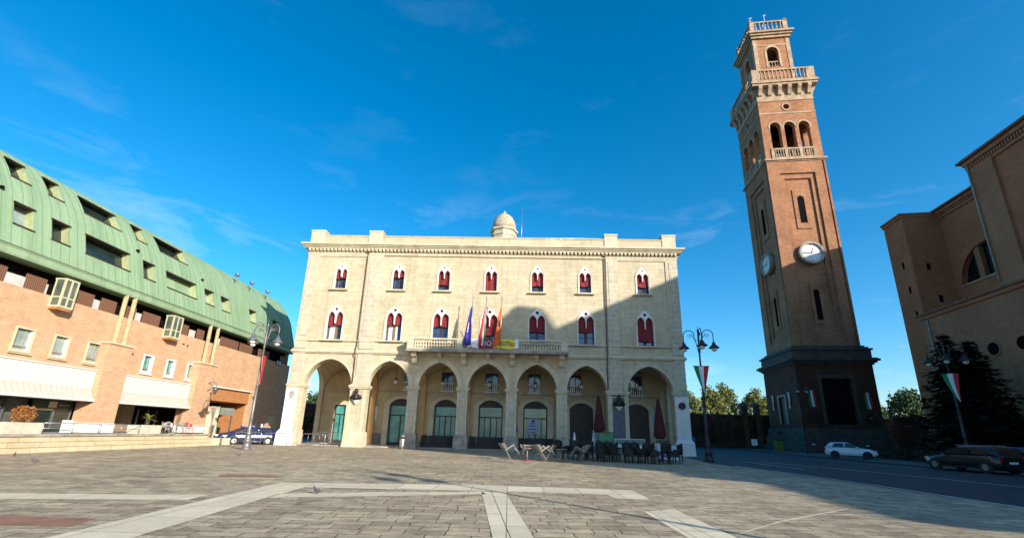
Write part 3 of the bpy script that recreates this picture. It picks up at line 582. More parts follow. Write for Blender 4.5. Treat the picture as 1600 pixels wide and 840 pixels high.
# balcony
bal = thing('balcony', None, None); bal.parent = pal
bx0, bx1, bd = -9.65, 5.25, -1.35
B('balcony_slab', greystone, bal, (bx0-.08, bd-.1, 8.66, bx1+.08, 0, 8.84), (bx0, bd, 8.84, bx1, 0, 8.93))
m = MB(); peds = [bx0+.3, -4.72, .28, bx1-.3]
for p in peds: m.box(p-.3, bd+.02, 8.93, p+.3, bd+.36, 9.92)
m.box(bx0, bd, 9.80, bx1, bd+.38, 9.94); m.box(bx0, bd+.04, 8.932, bx1, bd+.32, 9.02)
for i in range(3):
    a, b = peds[i]+.3, peds[i+1]-.3; nb = 16
    for k in range(nb): m.lathe((a+(b-a)*(k+.5)/nb, bd+.18, 9.02), [(.06, 0), (.09, .06), (.10, .22), (.05, .45), (.045, .62), (.085, .74), (.085, .78)], 8)
m.box(bx0, bd+.38, 9.80, bx0+.3, 0, 9.94)
for k in range(4): m.lathe((bx0+.15, bd+.5+k*.22, 8.93), [(.06, 0), (.10, .25), (.05, .5), (.085, .87)], 8)
m.box(bx1-.3, bd+.38, 9.80, bx1, 0, 9.94); m.build('balustrade', trim, bal)
for k, x in enumerate([-9.05, -6.72, -4.4, -2.13, .15, 2.47, 4.8]):
    m = MB(); w = .24 if k % 2 == 0 else .18; dp = .95 if k % 2 == 0 else .6
    m.prism([(-.002, 7.55 if k % 2 == 0 else 8.05), (-dp*.35, 7.7 if k % 2 == 0 else 8.1), (-dp*.55, 8.1 if k % 2 == 0 else 8.25), (-dp, 8.35), (-dp, 8.66), (-.002, 8.66)], x-w, x+w); m.build('bracket', trim, bal)
# roof lantern and mast
lan = thing('roof_lantern', None, None); lan.parent = pal
lx, ly = -1.18, 2.4
m = MB(); m.lathe((lx, ly, 19.9), [(1.42, 0), (1.42, 1.9), (1.5, 1.92), (1.5, 2.1), (1.36, 2.12), (1.36, 2.55), (1.52, 2.58), (1.52, 2.8)], 8, smooth=False); m.build('drum', trim, lan)
m = MB(); m.lathe((lx, ly, 22.7), [(1.34, 0), (1.32, .5), (1.18, 1.05), (.92, 1.55), (.55, 1.9), (.2, 2.05), (.16, 2.15), (.2, 2.3), (.0, 2.5)], 16); m.build('cupola', greystone if 0 else plain('cupola_stone', (.44, .36, .25), .85, var=.35, scale=2.5, bmp=.3), lan)
m = MB(); m.tube([(.75, 1.6, 19.9), (.75, 1.6, 25.1)], .035, 6); m.build('mast', steel, pal)
m = MB()
for x in (-18.6, -10.2, -4, 3.5, 12.5): m.tube([(x, .2, 20.8), (x, .2, 21.0)], .03, 6)
m.tube([(UL, .2, 21.0), (UR, .2, 21.0)], .012, 5); m.build('lightning_wire', steel, pal)

# ------------------------------------------------------------------ things on and in front of the palace
def onpal(name, mat_parts, label, cat, u, y, z, group=None, rz=0):
    t = thing(name, label, cat, PW(u, y, z), PA + rz, group); return t
# flags on the balcony
def flag(label, u, mats, stripes, lean, zt, wid):
    t = thing('flag', label, 'flag', PW(u, -1.52, 8.95), PA, 'flags hanging on the balcony')
    m = MB(); m.tube([(0, 0, 0), (0, 0, zt-8.95)], .03, 6); m.lathe((0, 0, zt-8.95), [(.05, 0), (.06, .06), (.0, .22)], 8); m.box(-.12, -.01, zt-9.2, .12, .01, zt-9.17); p = m.build('pole', steel, t)
    top = zt - 8.95 - 1.05; N, K = 12, 9; m = MB(); mi = []
    vs = []
    for i in range(N+1):
        f = i/N; z = top*(1-f) + .35*f; wd = .10 + wid*(f**.8)
        for k in range(K+1):
            g = k/K; x = lean*wd*g + .0; y = -.06 - .16*f*math.sin(g*9 + f*2)*(.4+g*.6)
            vs.append((x, y, z - .10*g*f))
    fs = [(i*(K+1)+k, i*(K+1)+k+1, (i+1)*(K+1)+k+1, (i+1)*(K+1)+k) for i in range(N) for k in range(K)]
    for q, f in enumerate(fs):
        i, k = divmod(q, K); m.add([vs[j] for j in f], [(0, 1, 2, 3)], stripes(i/N, k/K), True)
    c = m.build('flag_cloth', mats, t, recalc=False)
    b = bmesh.new(); b.from_mesh(c.data); bmesh.ops.remove_doubles(b, verts=b.verts, dist=1e-4); b.to_mesh(c.data); b.free()
    return t
flag('blue flag hanging limp on the leftmost balcony pole', -3.7, [flag_b, flag_y], lambda a, b: 1 if .35 < a < .62 and .45 < b < .6 else 0, -1, 14.0, .66)
flag('tricolour flag of red white and green on the middle balcony pole', -2.4, [flag_r, flag_w, flag_g], lambda a, b: 2 if b < .2 else (1 if b < .42 else 0), -1, 13.9, .58)
flag('orange flag with dark emblem on the rightmost balcony pole', -.95, [flag_o, ink, flag_r], lambda a, b: 1 if .28 < a < .42 and .2 < b < .7 else (2 if b > .8 else 0), -1, 13.95, .62)
m = MB(); m.tube([(0, 0, 0), (-.72, .35, 1.25)], .035, 6); o = m.build('bare_pole', greystone, None, PW(-4.15, -1.2, 9.6), (0, 0, PA)); tag(o, 'short bare pole leaning out of the balcony left of the blue flag', 'pole')
# banner on the railing
t = thing('banner', 'long banner on the balcony rail, white and maroon left half, yellow right half', 'banner', PW(-1.63, -1.46, 9.48), PA)
m = MB(); N = 14
for k in range(N):
    a = -2.35 + 4.7*k/N; b = -2.35 + 4.7*(k+1)/N; w = lambda x: .03*math.sin(x*5); s = lambda x: .06*math.sin(x*2.6+1)
    mi = 0 if (k < 3 or k == N-1) else (1 if k < 7 else 2)
    m.add([(a, w(a), -.43+s(a)), (b, w(b), -.43+s(b)), (b, w(b)*.3, .43), (a, w(a)*.3, .43)], [(0, 1, 2, 3)], mi)
m.build('banner_cloth', [flag_w, ban_m, ban_y], t, recalc=False)
text_mesh('lettering', 'NO', .62, ink_p, t, (-.62, -.06, 0)); 
m = MB()
for k, (x0, x1, z) in enumerate([(.55, 1.6, .2), (.7, 1.95, .03), (.5, 1.3, -.14), (1.45, 2.0, -.14)]): m.box(x0, -.055, z-.03, x1, -.045, z+.03)
m.build('lettering', ink, t)
# lanterns hanging under the vaults
lt0 = None
LP = [(-15.9, 3.0, 'left end arch'), (-11.6, 3.0, 'second arch from the left'), (-6.9, 3.6, 'third arch from the left'), (-2.2, 3.6, 'middle arch'), (2.45, 3.6, 'third arch from the right'), (7.1, 3.6, 'second arch from the right'), (13.0, 3.6, 'right end arch')]
for u, y, w in LP:
    lab = 'round opal lantern hanging under the vault of the ' + w
    if lt0 is None:
        lt0 = thing('lantern', lab, 'lantern', PW(u, y, 6.25), PA, 'lanterns under the portico vault')
        m = MB(); m.lathe((0, 0, -.22), [(.08, 0), (.2, .08), (.24, .22), (.2, .36), (.1, .44)], 12); m.build('globe', opal, lt0)
        m = MB(); m.lathe((0, 0, .2), [(.24, 0), (.2, .06), (.1, .14), (.03, .2)], 12); m.tube([(0, 0, .35), (0, 0, 1.7)], .018, 6); m.build('chain', iron, lt0)
    else: dup(lt0, lab, PW(u, y, 6.25), PA)
# plaques
def plaque(name, label, u, z, w, h, mat, lines=0, y=-.06, round_=False):
    t = thing(name, label, 'plaque', PW(u, y, z), PA)
    m = MB()
    if round_: m.plate(circ(0, 0, w/2, 20), [], -.05, .03)
    else: m.box(-w/2, -.03, -h/2, w/2, .03, h/2)
    m.build('board', mat, t)
    if lines:
        m = MB()
        for k in range(lines): 
            ww = w*(.5+.35*((k*7) % 3)/2)/2; zz = h*.2 - h*.6*k/max(1, lines-1) if lines > 1 else 0; m.box(-ww, -.036, zz-h*.025, ww, -.032, zz+h*.025)
        m.box(-w*.16, -.036, h*.28, w*.16, -.032, h*.42); m.build('lettering', ink, t)
    return t
plaque('wall_plaque', 'white lettered plaque on the wall inside the second arch from the left', -14.1, 3.2, .8, 1.35, white_pt, 5, 4.55)
t = thing('wall_crest', 'small dark stone crest on the white slab of the left end pier', 'crest', PW(-20.35, -.12, 4.5), PA)
m = MB(); m.plate([(-.2, .32), (-.2, -.05), (-.1, -.25), (0, -.35), (.1, -.25), (.2, -.05), (.2, .32), (0, .38)], [], -.06, 0); m.build('shield', greystone, t)
plaque('round_plaque', 'round dark plaque on the white slab of the right end pier', 15.72, 4.35, .66, .66, bronze, 0, -.12, True)
def bust(label, u, z, pale):
    t = thing('memorial_bust', label, 'memorial', PW(u, -.08, z), PA)
    m = MB(); m.lathe((0, -.2, -.02), [(.20, 0), (.26, .15), (.22, .42), (.11, .52), (.13, .58), (.18, .72), (.17, .88), (.10, 1.0), (0, 1.05)], 14); m.tube([(-.46, -.12, .08), (-.34, -.16, .3), (0, -.18, .40), (.34, -.16, .3), (.46, -.12, .08)], [.12, .16, .17, .16, .12], 8); m.build('figure', bronze, t)
    m = MB(); m.lathe((0, -.1, -.42), [(.04, 0), (.10, .08), (.26, .26), (.34, .34), (.34, .38)], 16, sy=.5); m.build('bracket', pale, t)
bust('dark bust over a pale bowl shaped bracket on the slate pier panel', 10.0, 4.2, white_st)
bust('dark relief figure over a white bracket on the broad pier between the two left arches', -14.25, 4.2, white_st)
# litter bin
t = thing('litter_bin', 'grey hooded litter bin in front of the column right of the second arch', 'bin', PW(-9.35, -1.0, 0), PA)
m = MB(); m.lathe((0, 0, .1), [(.24, 0), (.25, .1), (.25, .72), (.23, .76)], 16); m.build('body', steel, t)
m = MB(); m.lathe((0, 0, .98), [(.25, 0), (.25, .1), (.2, .2), (.08, .27)], 16); m.tube([(-.22, 0, .1), (-.22, 0, 1.02)], .02, 6); m.tube([(.22, 0, .1), (.22, 0, 1.02)], .02, 6); m.lathe((0, 0, 0), [(.16, 0), (.16, .1)], 12); m.build('hood', grey_iron, t)
# guard rails
def rail(label, x, y, rz, L=2.0):
    t = thing('guard_rail', label, 'railing', (x, y, 0), rz, 'guard rails by the left end arch')
    m = MB(); r = .025
    m.tube([(-L/2, 0, .01), (-L/2, 0, 1.0), (-L/2+.08, 0, 1.07), (L/2-.08, 0, 1.07), (L/2, 0, 1.0), (L/2, 0, .01)], r, 7); m.tube([(-L/2, 0, .35), (L/2, 0, .35)], .018, 6)
    for k in range(1, 4): m.tube([(-L/2+L*k/4, 0, .35), (-L/2+L*k/4, 0, 1.07)], .014, 6)
    m.build('frame', steel, t); B('foot_plate', steel, t, (-L/2-.1, -.1, .005, -L/2+.1, .1, .02), (L/2-.1, -.1, .005, L/2+.1, .1, .02)); return t
r0 = rail('steel guard rail at the left of the marble pier beside the parked patrol cars', -21.9, 38.0, R(10))
for lab, x, y, rz in (('steel guard rail standing directly before the left end pier', -19.7, 38.3, R(-4)), ('steel guard rail across the opening of the left end arch', -17.0, 39.4, R(-2)), ('steel guard rail set end-on beside the broad left pier', -15.3, 39.4, R(70)), ('steel guard rail inside the arcade behind the left end arch', -17.6, 43.9, R(0))):
    dup(r0, lab, (x, y, 0 if y < 43 else .12), rz)

# ------------------------------------------------------------------ modern brick building on the left
LX, LY, LA = -29.0, 21.75, 1.55
def LW(u, d, z=0): return (LX + u*math.cos(LA) - d*math.sin(LA), LY + u*math.sin(LA) + d*math.cos(LA), z)
lb = thing('brick_building', 'salmon brick building with a green barrel metal roof and white shop awnings', 'building', (LX, LY, 0), LA)
U0, U1 = -16.0, 34.2
PROF = [(-.22, 10.78), (-.22, 11.2), (-.06, 11.3), (.0, 11.5), (.18, 12.1), (.36, 12.7), (.58, 13.4), (.78, 14.05), (1.02, 14.8), (1.3, 15.35), (1.62, 15.85), (2.0, 16.45), (2.5, 17.1), (3.1, 17.7), (4.0, 18.15), (5.5, 18.5), (7.5, 18.6), (10.5, 18.2), (13.5, 16.4), (15, 14), (15.3, 10.8)]
LOWR = [(-2.6, -1.2), (1.46, 2.55), (3.6, 4.74), (5.85, 9.3), (10.62, 11.68), (12.97, 16.4), (17.65, 18.8), (20.0, 21.15), (24.75, 25.9), (29.5, 30.6)]
UPR = [(-2.6, -1.6), (1.50, 2.57), (3.70, 4.62), (6.1, 9.0), (10.45, 11.42), (12.8, 16.0)]
WIN = [(-4.6, -3.6), (-2.3, -1.3), (1.05, 2.05), (3.28, 4.3), (5.5, 6.45), (7.72, 8.7), (10.25, 11.0), (12.35, 13.25), (14.7, 15.55), (17.08, 17.9)]
PORT = (20.1, 27.0, 5.15)
# upper wall
m = MB(); ou = [(U0, 3.0), (PORT[0], 3.0), (PORT[0], PORT[2]), (PORT[1], PORT[2]), (PORT[1], 0), (U1, 0), (U1, 9.2), (U0, 9.2)]
holes = [rect(a, b, 5.5, 6.9) for a, b in WIN[:6]] + [rect(a, b, 5.45, 6.82) for a, b in WIN[6:]] + [rect(31.2, 32.6, 1.7, 2.9)]
m.plate(ou, holes, .25, .6); m.box(U1-.3, .6, 0, U1, 15.0, 10.7); m.build('brick_wall', lbrick, lb)
B('brick_wall', lbrick, lb, (17.6, .25, .9, PORT[0], .6, 3.0), (PORT[0]-.001, .25, 0, PORT[0]-.3, .6, .9))
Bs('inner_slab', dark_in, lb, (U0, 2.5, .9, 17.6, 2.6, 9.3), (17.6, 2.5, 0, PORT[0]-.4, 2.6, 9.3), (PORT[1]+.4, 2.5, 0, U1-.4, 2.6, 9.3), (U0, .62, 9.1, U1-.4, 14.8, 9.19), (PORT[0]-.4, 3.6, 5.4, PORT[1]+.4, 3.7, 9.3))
# strip under the eaves, its shade put into the near-black colour, with timber shutters
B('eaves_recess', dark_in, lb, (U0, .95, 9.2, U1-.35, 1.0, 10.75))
m = MB()
for a, b in [(-8, -6.4), (-5.6, -4.2), (-1.5, .2), (.9, 1.95), (3.0, 4.15), (5.95, 7.3), (7.9, 9.05), (10.0, 10.75), (11.4, 13.1), (15.3, 16.3), (17.4, 18.3), (20.7, 23.5), (23.8, 26.0), (27.2, 29.4), (31.9, 33.5)]: B('timber_shutter', wood, lb, (a, .34, 9.21, b, .42, 10.12))
m = MB()
for a, b in [(1.98, 2.98), (4.2, 4.3), (7.36, 7.8), (10.8, 11.3), (16.5, 17.2), (19.9, 20.6)]: B('roller_blind', MATS.get('blind_grey') or plain('blind_grey', (.5, .48, .45), .7), lb, (a, .36, 9.21, b, .42, 9.85))
sw = B('small_window', dark_in, lb, (30.85, .3, 9.0, 31.95, .36, 9.75) if 0 else (30.9, .18, 8.85, 31.9, .248, 9.42)); B('pane', plain('sky_tint_glazing', (.42, .55, .66), .3), sw, (30.98, .15, 8.92, 31.3, .178, 9.36), (31.5, .15, 8.92, 31.84, .178, 9.36))  # sky reflection painted into the pane colour
# windows
for i, (a, b) in enumerate(WIN):
    z0, z1 = (5.5, 6.9) if i < 6 else (5.45, 6.82)
    f = MB(); f.ring([(a+.06, z0+.06), (b-.06, z0+.06), (b-.06, z1-.06), (a+.06, z1-.06), (a+.06, z0+.06)], [(a-.05, z0-.05), (b+.05, z0-.05), (b+.05, z1+.05), (a-.05, z1+.05), (a-.05, z0-.05)], .20, .30)
    f.box(a-.12, .12, z0-.15, b+.12, .25, z0-.09); w = f.build('window', creamfr if i < 6 else white_pt, lb)
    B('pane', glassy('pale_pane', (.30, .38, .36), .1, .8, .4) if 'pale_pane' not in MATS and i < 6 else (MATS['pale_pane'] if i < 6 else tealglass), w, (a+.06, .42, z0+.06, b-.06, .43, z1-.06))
    B('reveal', white_pt, w, (b-.10, .30, z0+.06, b-.061, .42, z1-.06), (a+.06, .30, z0+.06, b-.1, .42, z0+.1))
    B('casement', greystone, w, (a+.06, .33, z0+.30, b-.1, .41, z0+.36), (a+.06, .33, z0+.1, b-.3, .40, z0+.22), ((a+b)/2+.12, .36, z0+.36, (a+b)/2+.18, .41, z1-.06))
# piers with round columns
for a, b, pu in ((-13, -11.1, (-12.4, -11.7)), (8.6, 10.5, (9.22, 9.98)), (17.6, 19.85, (18.42, 19.5))):
    m = MB(); m.box(a, -.42, 1.52, b, .8, 6.98); m.build('brick_pier', lbrick, lb)
    B('pier_base', white_st, lb, (a-.05, -.47, .9, b+.05, .8, 1.52)); B('pier_cap', trim, lb, (a-.1, -.52, 6.98, b+.1, .25, 7.10))
    for p in pu:
        m = MB(); m.lathe((p, -.06, 7.1), [(.20, 0), (.20, .12), (.15, .16), (.145, 3.7)], 14); m.build('round_column', MATS.get('tan_column') or plain('tan_column', (.46, .35, .19), .8, var=.35, scale=5), lb)
# awnings and shop fronts
for k, (a, b) in enumerate(((-11.05, 8.58), (10.52, 17.58))):
    m = MB(); m.box(a, .0, 3.78, b, .26, 5.0); m.box(a, -.06, 5.0, b, .26, 5.08); m.build('fascia_panel', white_pl, lb)
    m = MB(); n = int((b-a)/.32); pr = [(.02, 3.78), (-.06, 3.55), (-.20, 3.30), (-.40, 3.08)]
    for q in range(n):
        x0 = a+(b-a)*q/n; x1 = a+(b-a)*(q+1)/n; xm = (x0+x1)/2
        for (d0, z0), (d1, z1) in zip(pr, pr[1:]):
            m.add([(x0, d0, z0), (xm, d0-.014, z0), (xm, d1-.014, z1), (x0, d1, z1)], [(0, 1, 2, 3)]); m.add([(xm, d0-.014, z0), (x1, d0, z0), (x1, d1, z1), (xm, d1-.014, z1)], [(0, 1, 2, 3)])
    m.build('awning', MATS.get('awning_cloth') or plain('awning_cloth', (.46, .425, .365), .85, var=.08), lb, recalc=False)
    B('awning_valance', white_pl, lb, (a, -.43, 2.92, b, -.39, 3.10)); B('awning_box', darkwood, lb, (a, -.36, 2.86, b, .24, 2.95))
# shop front of the first bay
sf = B('shop_front', dgreen, lb, (-11.05, .9, 2.35, 4.55, 1.0, 2.86), (6.0, .9, 2.35, 8.58, 1.0, 2.86), (-11.05, .9, .9, 8.58, 1.0, 1.15))
B('shop_glass', glassy('shop_glass', (.02, .035, .03), .06, .9), sf, (-11.05, .96, 1.15, 4.5, .97, 2.35), (6.0, .96, 1.15, 8.58, .97, 2.35))
Bs('shop_mullion', grey_iron, sf, *[(x-.05, .9, 1.15, x+.05, 1.0, 2.35) for x in (-8, -5, -2, 1.0, 2.35, 4.5, 6.05, 7.4, 8.5)])
Bs('shop_blind', beige, sf, (.0, .93, 2.28, 1.0, .955, 2.36), (2.4, .93, 2.22, 4.4, .955, 2.36), (6.3, .93, 2.22, 7.4, .955, 2.36))
Bs('shop_emblem', beige, sf, (.9, .87, 2.42, 1.6, .9, 2.80), (6.95, .87, 2.42, 7.45, .9, 2.80))
B('sign_lettering', plain('faded_lettering', (.28, .33, .27), .7), sf, (2.3, .88, 2.62, 3.2, .9, 2.66), (3.3, .88, 2.55, 4.3, .9, 2.60), (2.3, .88, 2.48, 3.6, .9, 2.51), (7.6, .88, 2.58, 8.3, .9, 2.63))
B('shop_door', plain('bronze_door', (.10, .10, .085), .4), lb, (4.6, 1.2, .9, 5.95, 1.28, 2.86)); B('shop_counter', plain('mint_counter', (.28, .50, .40), .5), lb, (6.1, 1.05, .95, 8.2, 1.12, 1.55))
# arcade of the second bay
B('arcade_wall', plain('arcade_wall', (.30, .22, .13), .9), lb, (10.5, 2.3, .9, 15.0, 2.4, 3.0)); B('arcade_wall', dark_in, lb, (15.0, 2.3, .9, 17.6, 2.4, 3.0))
Bs('arcade_window', grey_iron, lb, (15.3, 2.2, .9, 15.4, 2.28, 2.7), (16.3, 2.2, .9, 16.4, 2.28, 2.7), (17.2, 2.2, .9, 17.3, 2.28, 2.7), (12.6, 2.2, .9, 12.75, 2.28, 2.6))
# portal with lobby
rust = plain('rust_brick', (.40, .17, .06), .85, var=.2, bmp=.2)
B('portal_reveal', rust, lb, (PORT[0], .35, 3.9, PORT[1], 3.5, 5.14), (PORT[0]-.02, .6, 0, PORT[0]+.01, 3.5, 3.9), (PORT[1]-.01, .6, 0, PORT[1]+.3, 3.5, 5.2))
B('portal_back', dark_in, lb, (PORT[0], 3.5, 0, PORT[1], 3.6, 5.1)); B('portal_lintel', white_st, lb, (PORT[0]-.1, .10, 5.15, PORT[1]+.05, .26, 5.26))
lob = B('lobby', cream, lb, (20.15, -.9, 0, 20.75, 1.2, 3.3)); B('lobby_canopy', plain('metal_canopy', (.33, .34, .30), .4, .3), lob, (20.76, -.7, 2.55, 23.3, 1.2, 3.25))
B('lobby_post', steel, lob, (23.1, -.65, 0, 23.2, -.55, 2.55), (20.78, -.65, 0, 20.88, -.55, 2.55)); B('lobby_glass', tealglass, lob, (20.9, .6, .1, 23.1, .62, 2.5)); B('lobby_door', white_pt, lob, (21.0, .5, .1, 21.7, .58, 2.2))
B('poster', beige, lb, (31.25, .28, 1.75, 32.55, .34, 2.85))  # no real poster: pale colour stands in for a brightly lit opening
# bay windows
for a, b in ((4.52, 5.42), (13.55, 14.6)):
    m = MB(); d = -.42
    m.box(a, d, 8.5, b, .25, 8.62); m.box(a, d, 10.3, b, .3, 10.4)
    for x in (a, b-.1, (a+b)/2-.05): m.box(x, d, 8.62, x+.1, d+.09, 10.3)
    m.box(a+.1, d+.01, 9.12, b-.1, d+.07, 9.20); m.box(a, .15, 8.62, a+.09, .25, 10.3); m.box(b-.09, .15, 8.62, b, .25, 10.3); m.box(a, d+.09, 9.12, a+.07, .15, 9.2); m.box(b-.07, d+.09, 9.12, b, .15, 9.2)
    w = m.build('bay_window', creamfr, lb)
    B('pane', MATS.get('bay_pane') or glassy('bay_pane', (.10, .13, .11), .08, .9), w, (a+.1, d+.03, 8.62, b-.1, d+.04, 10.3), (a+.02, d+.09, 8.62, a+.03, .15, 10.3), (b-.03, d+.09, 8.62, b-.02, .15, 10.3)); B('soffit', rust, w, (a+.03, d+.05, 8.36, b-.03, .25, 8.5))
B('vent', dark_in, lb, (15.9, .22, 8.35, 16.1, .26, 8.45), (16.4, .22, 8.3, 16.6, .26, 8.4))
# barrel roof: grid with recessed windows cut out
us = sorted(set([U0, U1] + [x for r in LOWR + UPR for x in r]))
uu = []
for a, b in zip(us, us[1:]):
    k = max(1, round((b-a)/1.5)); uu += [a + (b-a)*q/k for q in range(k)]
uu.append(U1)
def inr(x0, x1, L): return any(x0 >= a-1e-6 and x1 <= b+1e-6 for a, b in L)
LI = (5, 7); UI = (10, 12)         # profile rows taken out: d .36-.78 and 1.62-3.1
m = MB()
for x0, x1 in zip(uu, uu[1:]):
    for i, ((d0, z0), (d1, z1)) in enumerate(zip(PROF, PROF[1:])):
        if LI[0] <= i < LI[1] and inr(x0, x1, LOWR): continue
        if UI[0] <= i < UI[1] and inr(x0, x1, UPR): continue
        m.add([(x0, d0, z0), (x1, d0, z0), (x1, d1, z1), (x0, d1, z1)], [(0, 1, 2, 3)], 0, False)
m.plate([(-.2, 10.8)] + PROF[1:], [], U1-.01, U1-.05, axis='x'); m.plate([(-.2, 10.8)] + PROF[1:], [], U0+.01, U0+.05, axis='x')
# standing seams
n = int((U1-U0)/.56)
for k in range(n+1):
    x = U0 + .56*k
    for i, ((d0, z0), (d1, z1)) in enumerate(zip(PROF[2:17], PROF[3:18])):
        i += 2
        if (LI[0] <= i < LI[1] and inr(x-.03, x+.03, LOWR)) or (UI[0] <= i < UI[1] and inr(x-.03, x+.03, UPR)): continue
        L = math.hypot(d1-d0, z1-z0); nd, nz = -(z1-z0)/L*.035, (d1-d0)/L*.035
        m.add([(x-.012, d0, z0), (x+.012, d0, z0), (x+.012, d1, z1), (x-.012, d1, z1), (x-.012, d0+nd, z0+nz), (x+.012, d0+nd, z0+nz), (x+.012, d1+nd, z1+nz), (x-.012, d1+nd, z1+nz)], [(0, 3, 7, 4), (1, 5, 6, 2), (4, 7, 6, 5)], 1)
m.box(U0, -.20, 10.70, U1, 1.0, 10.779); m.box(U0, -.26, 11.16, U1, -.04, 11.22)
rf = m.build('barrel_roof', [copper, plain('copper_seam', (.15, .235, .13), .6, var=.15)], lb, recalc=False); B('gutter', plain('gutter_dark', (.035, .045, .03), .7), rf, (U0, -.25, 11.221, U1, -.05, 11.285))
cream_in = plain('roof_recess', (.34, .38, .20), .7, var=.2)
for L, (i0, i1), dep in ((LOWR, LI, .55), (UPR, UI, .55)):
    for k, (a, b) in enumerate(L):
        m = MB(); P = PROF[i0:i1+1]
        if dep: back = [(d+dep, z) for d, z in P]
        else: back = [(d+.9, z-1.0) for d, z in P]
        for p, q, r_, s_ in zip(P, P[1:], back, back[1:]):
            for x, mi in ((a, 0), (b, 0)): m.add([(x, *p), (x, *q), (x, *s_), (x, *r_)], [(0, 1, 2, 3)], 0)
            m.add([(a, *r_), (b, *r_), (b, *s_), (a, *s_)], [(0, 1, 2, 3)], 1)
        m.add([(a, *P[0]), (b, *P[0]), (b, *back[0]), (a, *back[0])], [(0, 1, 2, 3)], 0); m.add([(a, *P[-1]), (b, *P[-1]), (b, *back[-1]), (a, *back[-1])], [(0, 1, 2, 3)], 2)
        wide = b-a > 2
        gl = copper if (wide and L is LOWR and 12 < a < 14) else (MATS['pale_pane'] if L is LOWR and (k == 1 or a > 17) else MATS['shop_glass'])
        m.build('roof_window', [cream_in, gl, darkwood], rf, recalc=False)
        p0, p1 = P[0], P[-1]
        Bs('window_lip', darkwood, rf, (a-.05, p0[0]-.09, p0[1]-.07, b+.05, p0[0]-.02, p0[1]), (a-.05, p1[0]-.12, p1[1], b+.05, p1[0]-.02, p1[1]+.06)) if dep else None
for x, z, d in ((.35, 15.0, 1.0), (.75, 14.6, .9), (10.1, 14.7, .92), (17.4, 14.9, 1.0), (-3.2, 14.8, .95)):
    m = MB(); m.tube([(x, d+.05, z), (x, d-.10, z)], .11, 8); m.build('roof_vent', dark_in, rf)
for x in (23.5, 26.2, 29.5):
    m = MB(); m.tube([(x, 2.2, 16.6), (x, 2.0, 17.6)], .05, 6); m.lathe((x, 2.0, 17.55), [(.28, 0), (.05, .12), (.3, .2), (.0, .3)], 10); m.build('roof_terminal', grey_iron, rf)
# ------------------------------------------------------------------ terrace before the shops
te = thing('terrace', 'raised stone terrace with a stepped cream wall in front of the shops', 'terrace', (LX, LY, 0), LA)
D0 = -5.0
m = MB(); m.box(U0, D0, 0, 14.6, .25, .26); m.box(U0, D0+.18, .26, 14.58, .25, .52); m.box(U0, D0+.34, .52, 14.56, .25, .80); m.build('step_wall', masonry('terrace_stone', (.58, .49, .325), (.51, .43, .28), (.30, .23, .14), 1.5, .26, .014, stain=.35, stainc=(.8, .72, .6), bmp=.2), te)
B('coping', greystone, te, (U0, D0+.26, .80, 14.62, .249, .90)); B('ramp_block', cream, te, (14.62, D0+.4, 0, 17.6, .2, .55), (17.6, -2.0, 0, 20.1, .2, .2))
for a, b in ((-14, -.2), (2.3, 5.5), (5.6, 8.4), (10.6, 14.5)):
    m = MB(); n = max(2, int((b-a)/1.6)); m.tube([(a, D0+.8, 1.48), (b, D0+.8, 1.48)], .025, 6); m.tube([(a, D0+.8, 1.2), (b, D0+.8, 1.2)], .012, 5)
    for k in range(n+1): m.tube([(a+(b-a)*k/n, D0+.8, .9), (a+(b-a)*k/n, D0+.8, 1.48)], .02, 6)
    m.build('railing', steel, te)
# planters, shrubs, furniture on the terrace
plant_st = plain('planter_stone', (.52, .46, .36), .8, var=.2, scale=2.5)
def planter(label, u, d, w):
    t = thing('planter', label, 'planter', LW(u, d, .9), LA, 'stone planters on the terrace'); m = MB()
    m.plate(rect(-w/2, w/2, -.4, .4), [rect(-w/2+.08, w/2-.08, -.32, .32)], 0, .58, axis='z'); m.build('trough', plant_st, t); B('soil', earth, t, (-w/2+.09, -.31, .01, w/2-.09, .31, .5)); return t
planter('long pale stone planter holding the rust coloured shrub', 1.6, -3.6, 1.85); planter('long pale stone planter holding the small palm', 9.5, -3.6, 1.9)
def leafball(m, c, r, n, s, rnd, squash=1, mi=0, shell=.55):
    for _ in range(n):
        v = Vector((rnd.gauss(0, 1), rnd.gauss(0, 1), rnd.gauss(0, 1))).normalized() * r * (shell + (1-shell)*rnd.random())
        p = Vector(c) + Vector((v.x, v.y, v.z*squash)); e = Euler((rnd.uniform(0, 6.3), rnd.uniform(0, 6.3), rnd.uniform(0, 6.3))).to_matrix(); q = s*rnd.uniform(.6, 1.3)
        a, b = e @ Vector((q, 0, 0)), e @ Vector((0, q*.6, 0)); m.add([p-a, p-b, p+a, p+b], [(0, 1, 2, 3)], mi)
def shrub(label, loc, r, mat, seed, name='shrub', squash=1):
    rnd = random.Random(seed); t = thing(name, label, 'plant', loc); m = MB()
    for k in range(4): m.tube([(0, 0, 0), (rnd.uniform(-.5, .5)*r, rnd.uniform(-.5, .5)*r, r*1.2)], [.03, .01], 5)
    m.build('stem', bark, t); m = MB()
    for k in range(9):
        c = (rnd.uniform(-.55, .55)*r, rnd.uniform(-.45, .45)*r, r*(.55+rnd.random()*.8)*squash); leafball(m, c, r*.55, 130, r*.11, rnd, .85)
    m.build('foliage', mat, t, recalc=False); return t
shrub('rust coloured rounded shrub in the left stone planter', LW(1.75, -3.6, 1.4), .52, leaf_or, 3)
t = thing('potted_palm', 'small yellow green palm in the right stone planter', 'plant', LW(9.6, -3.6, 1.45)); rnd = random.Random(5)
m = MB(); m.tube([(0, 0, 0), (.02, 0, .45)], [.12, .10], 8); m.build('trunk', bark, t); m = MB()
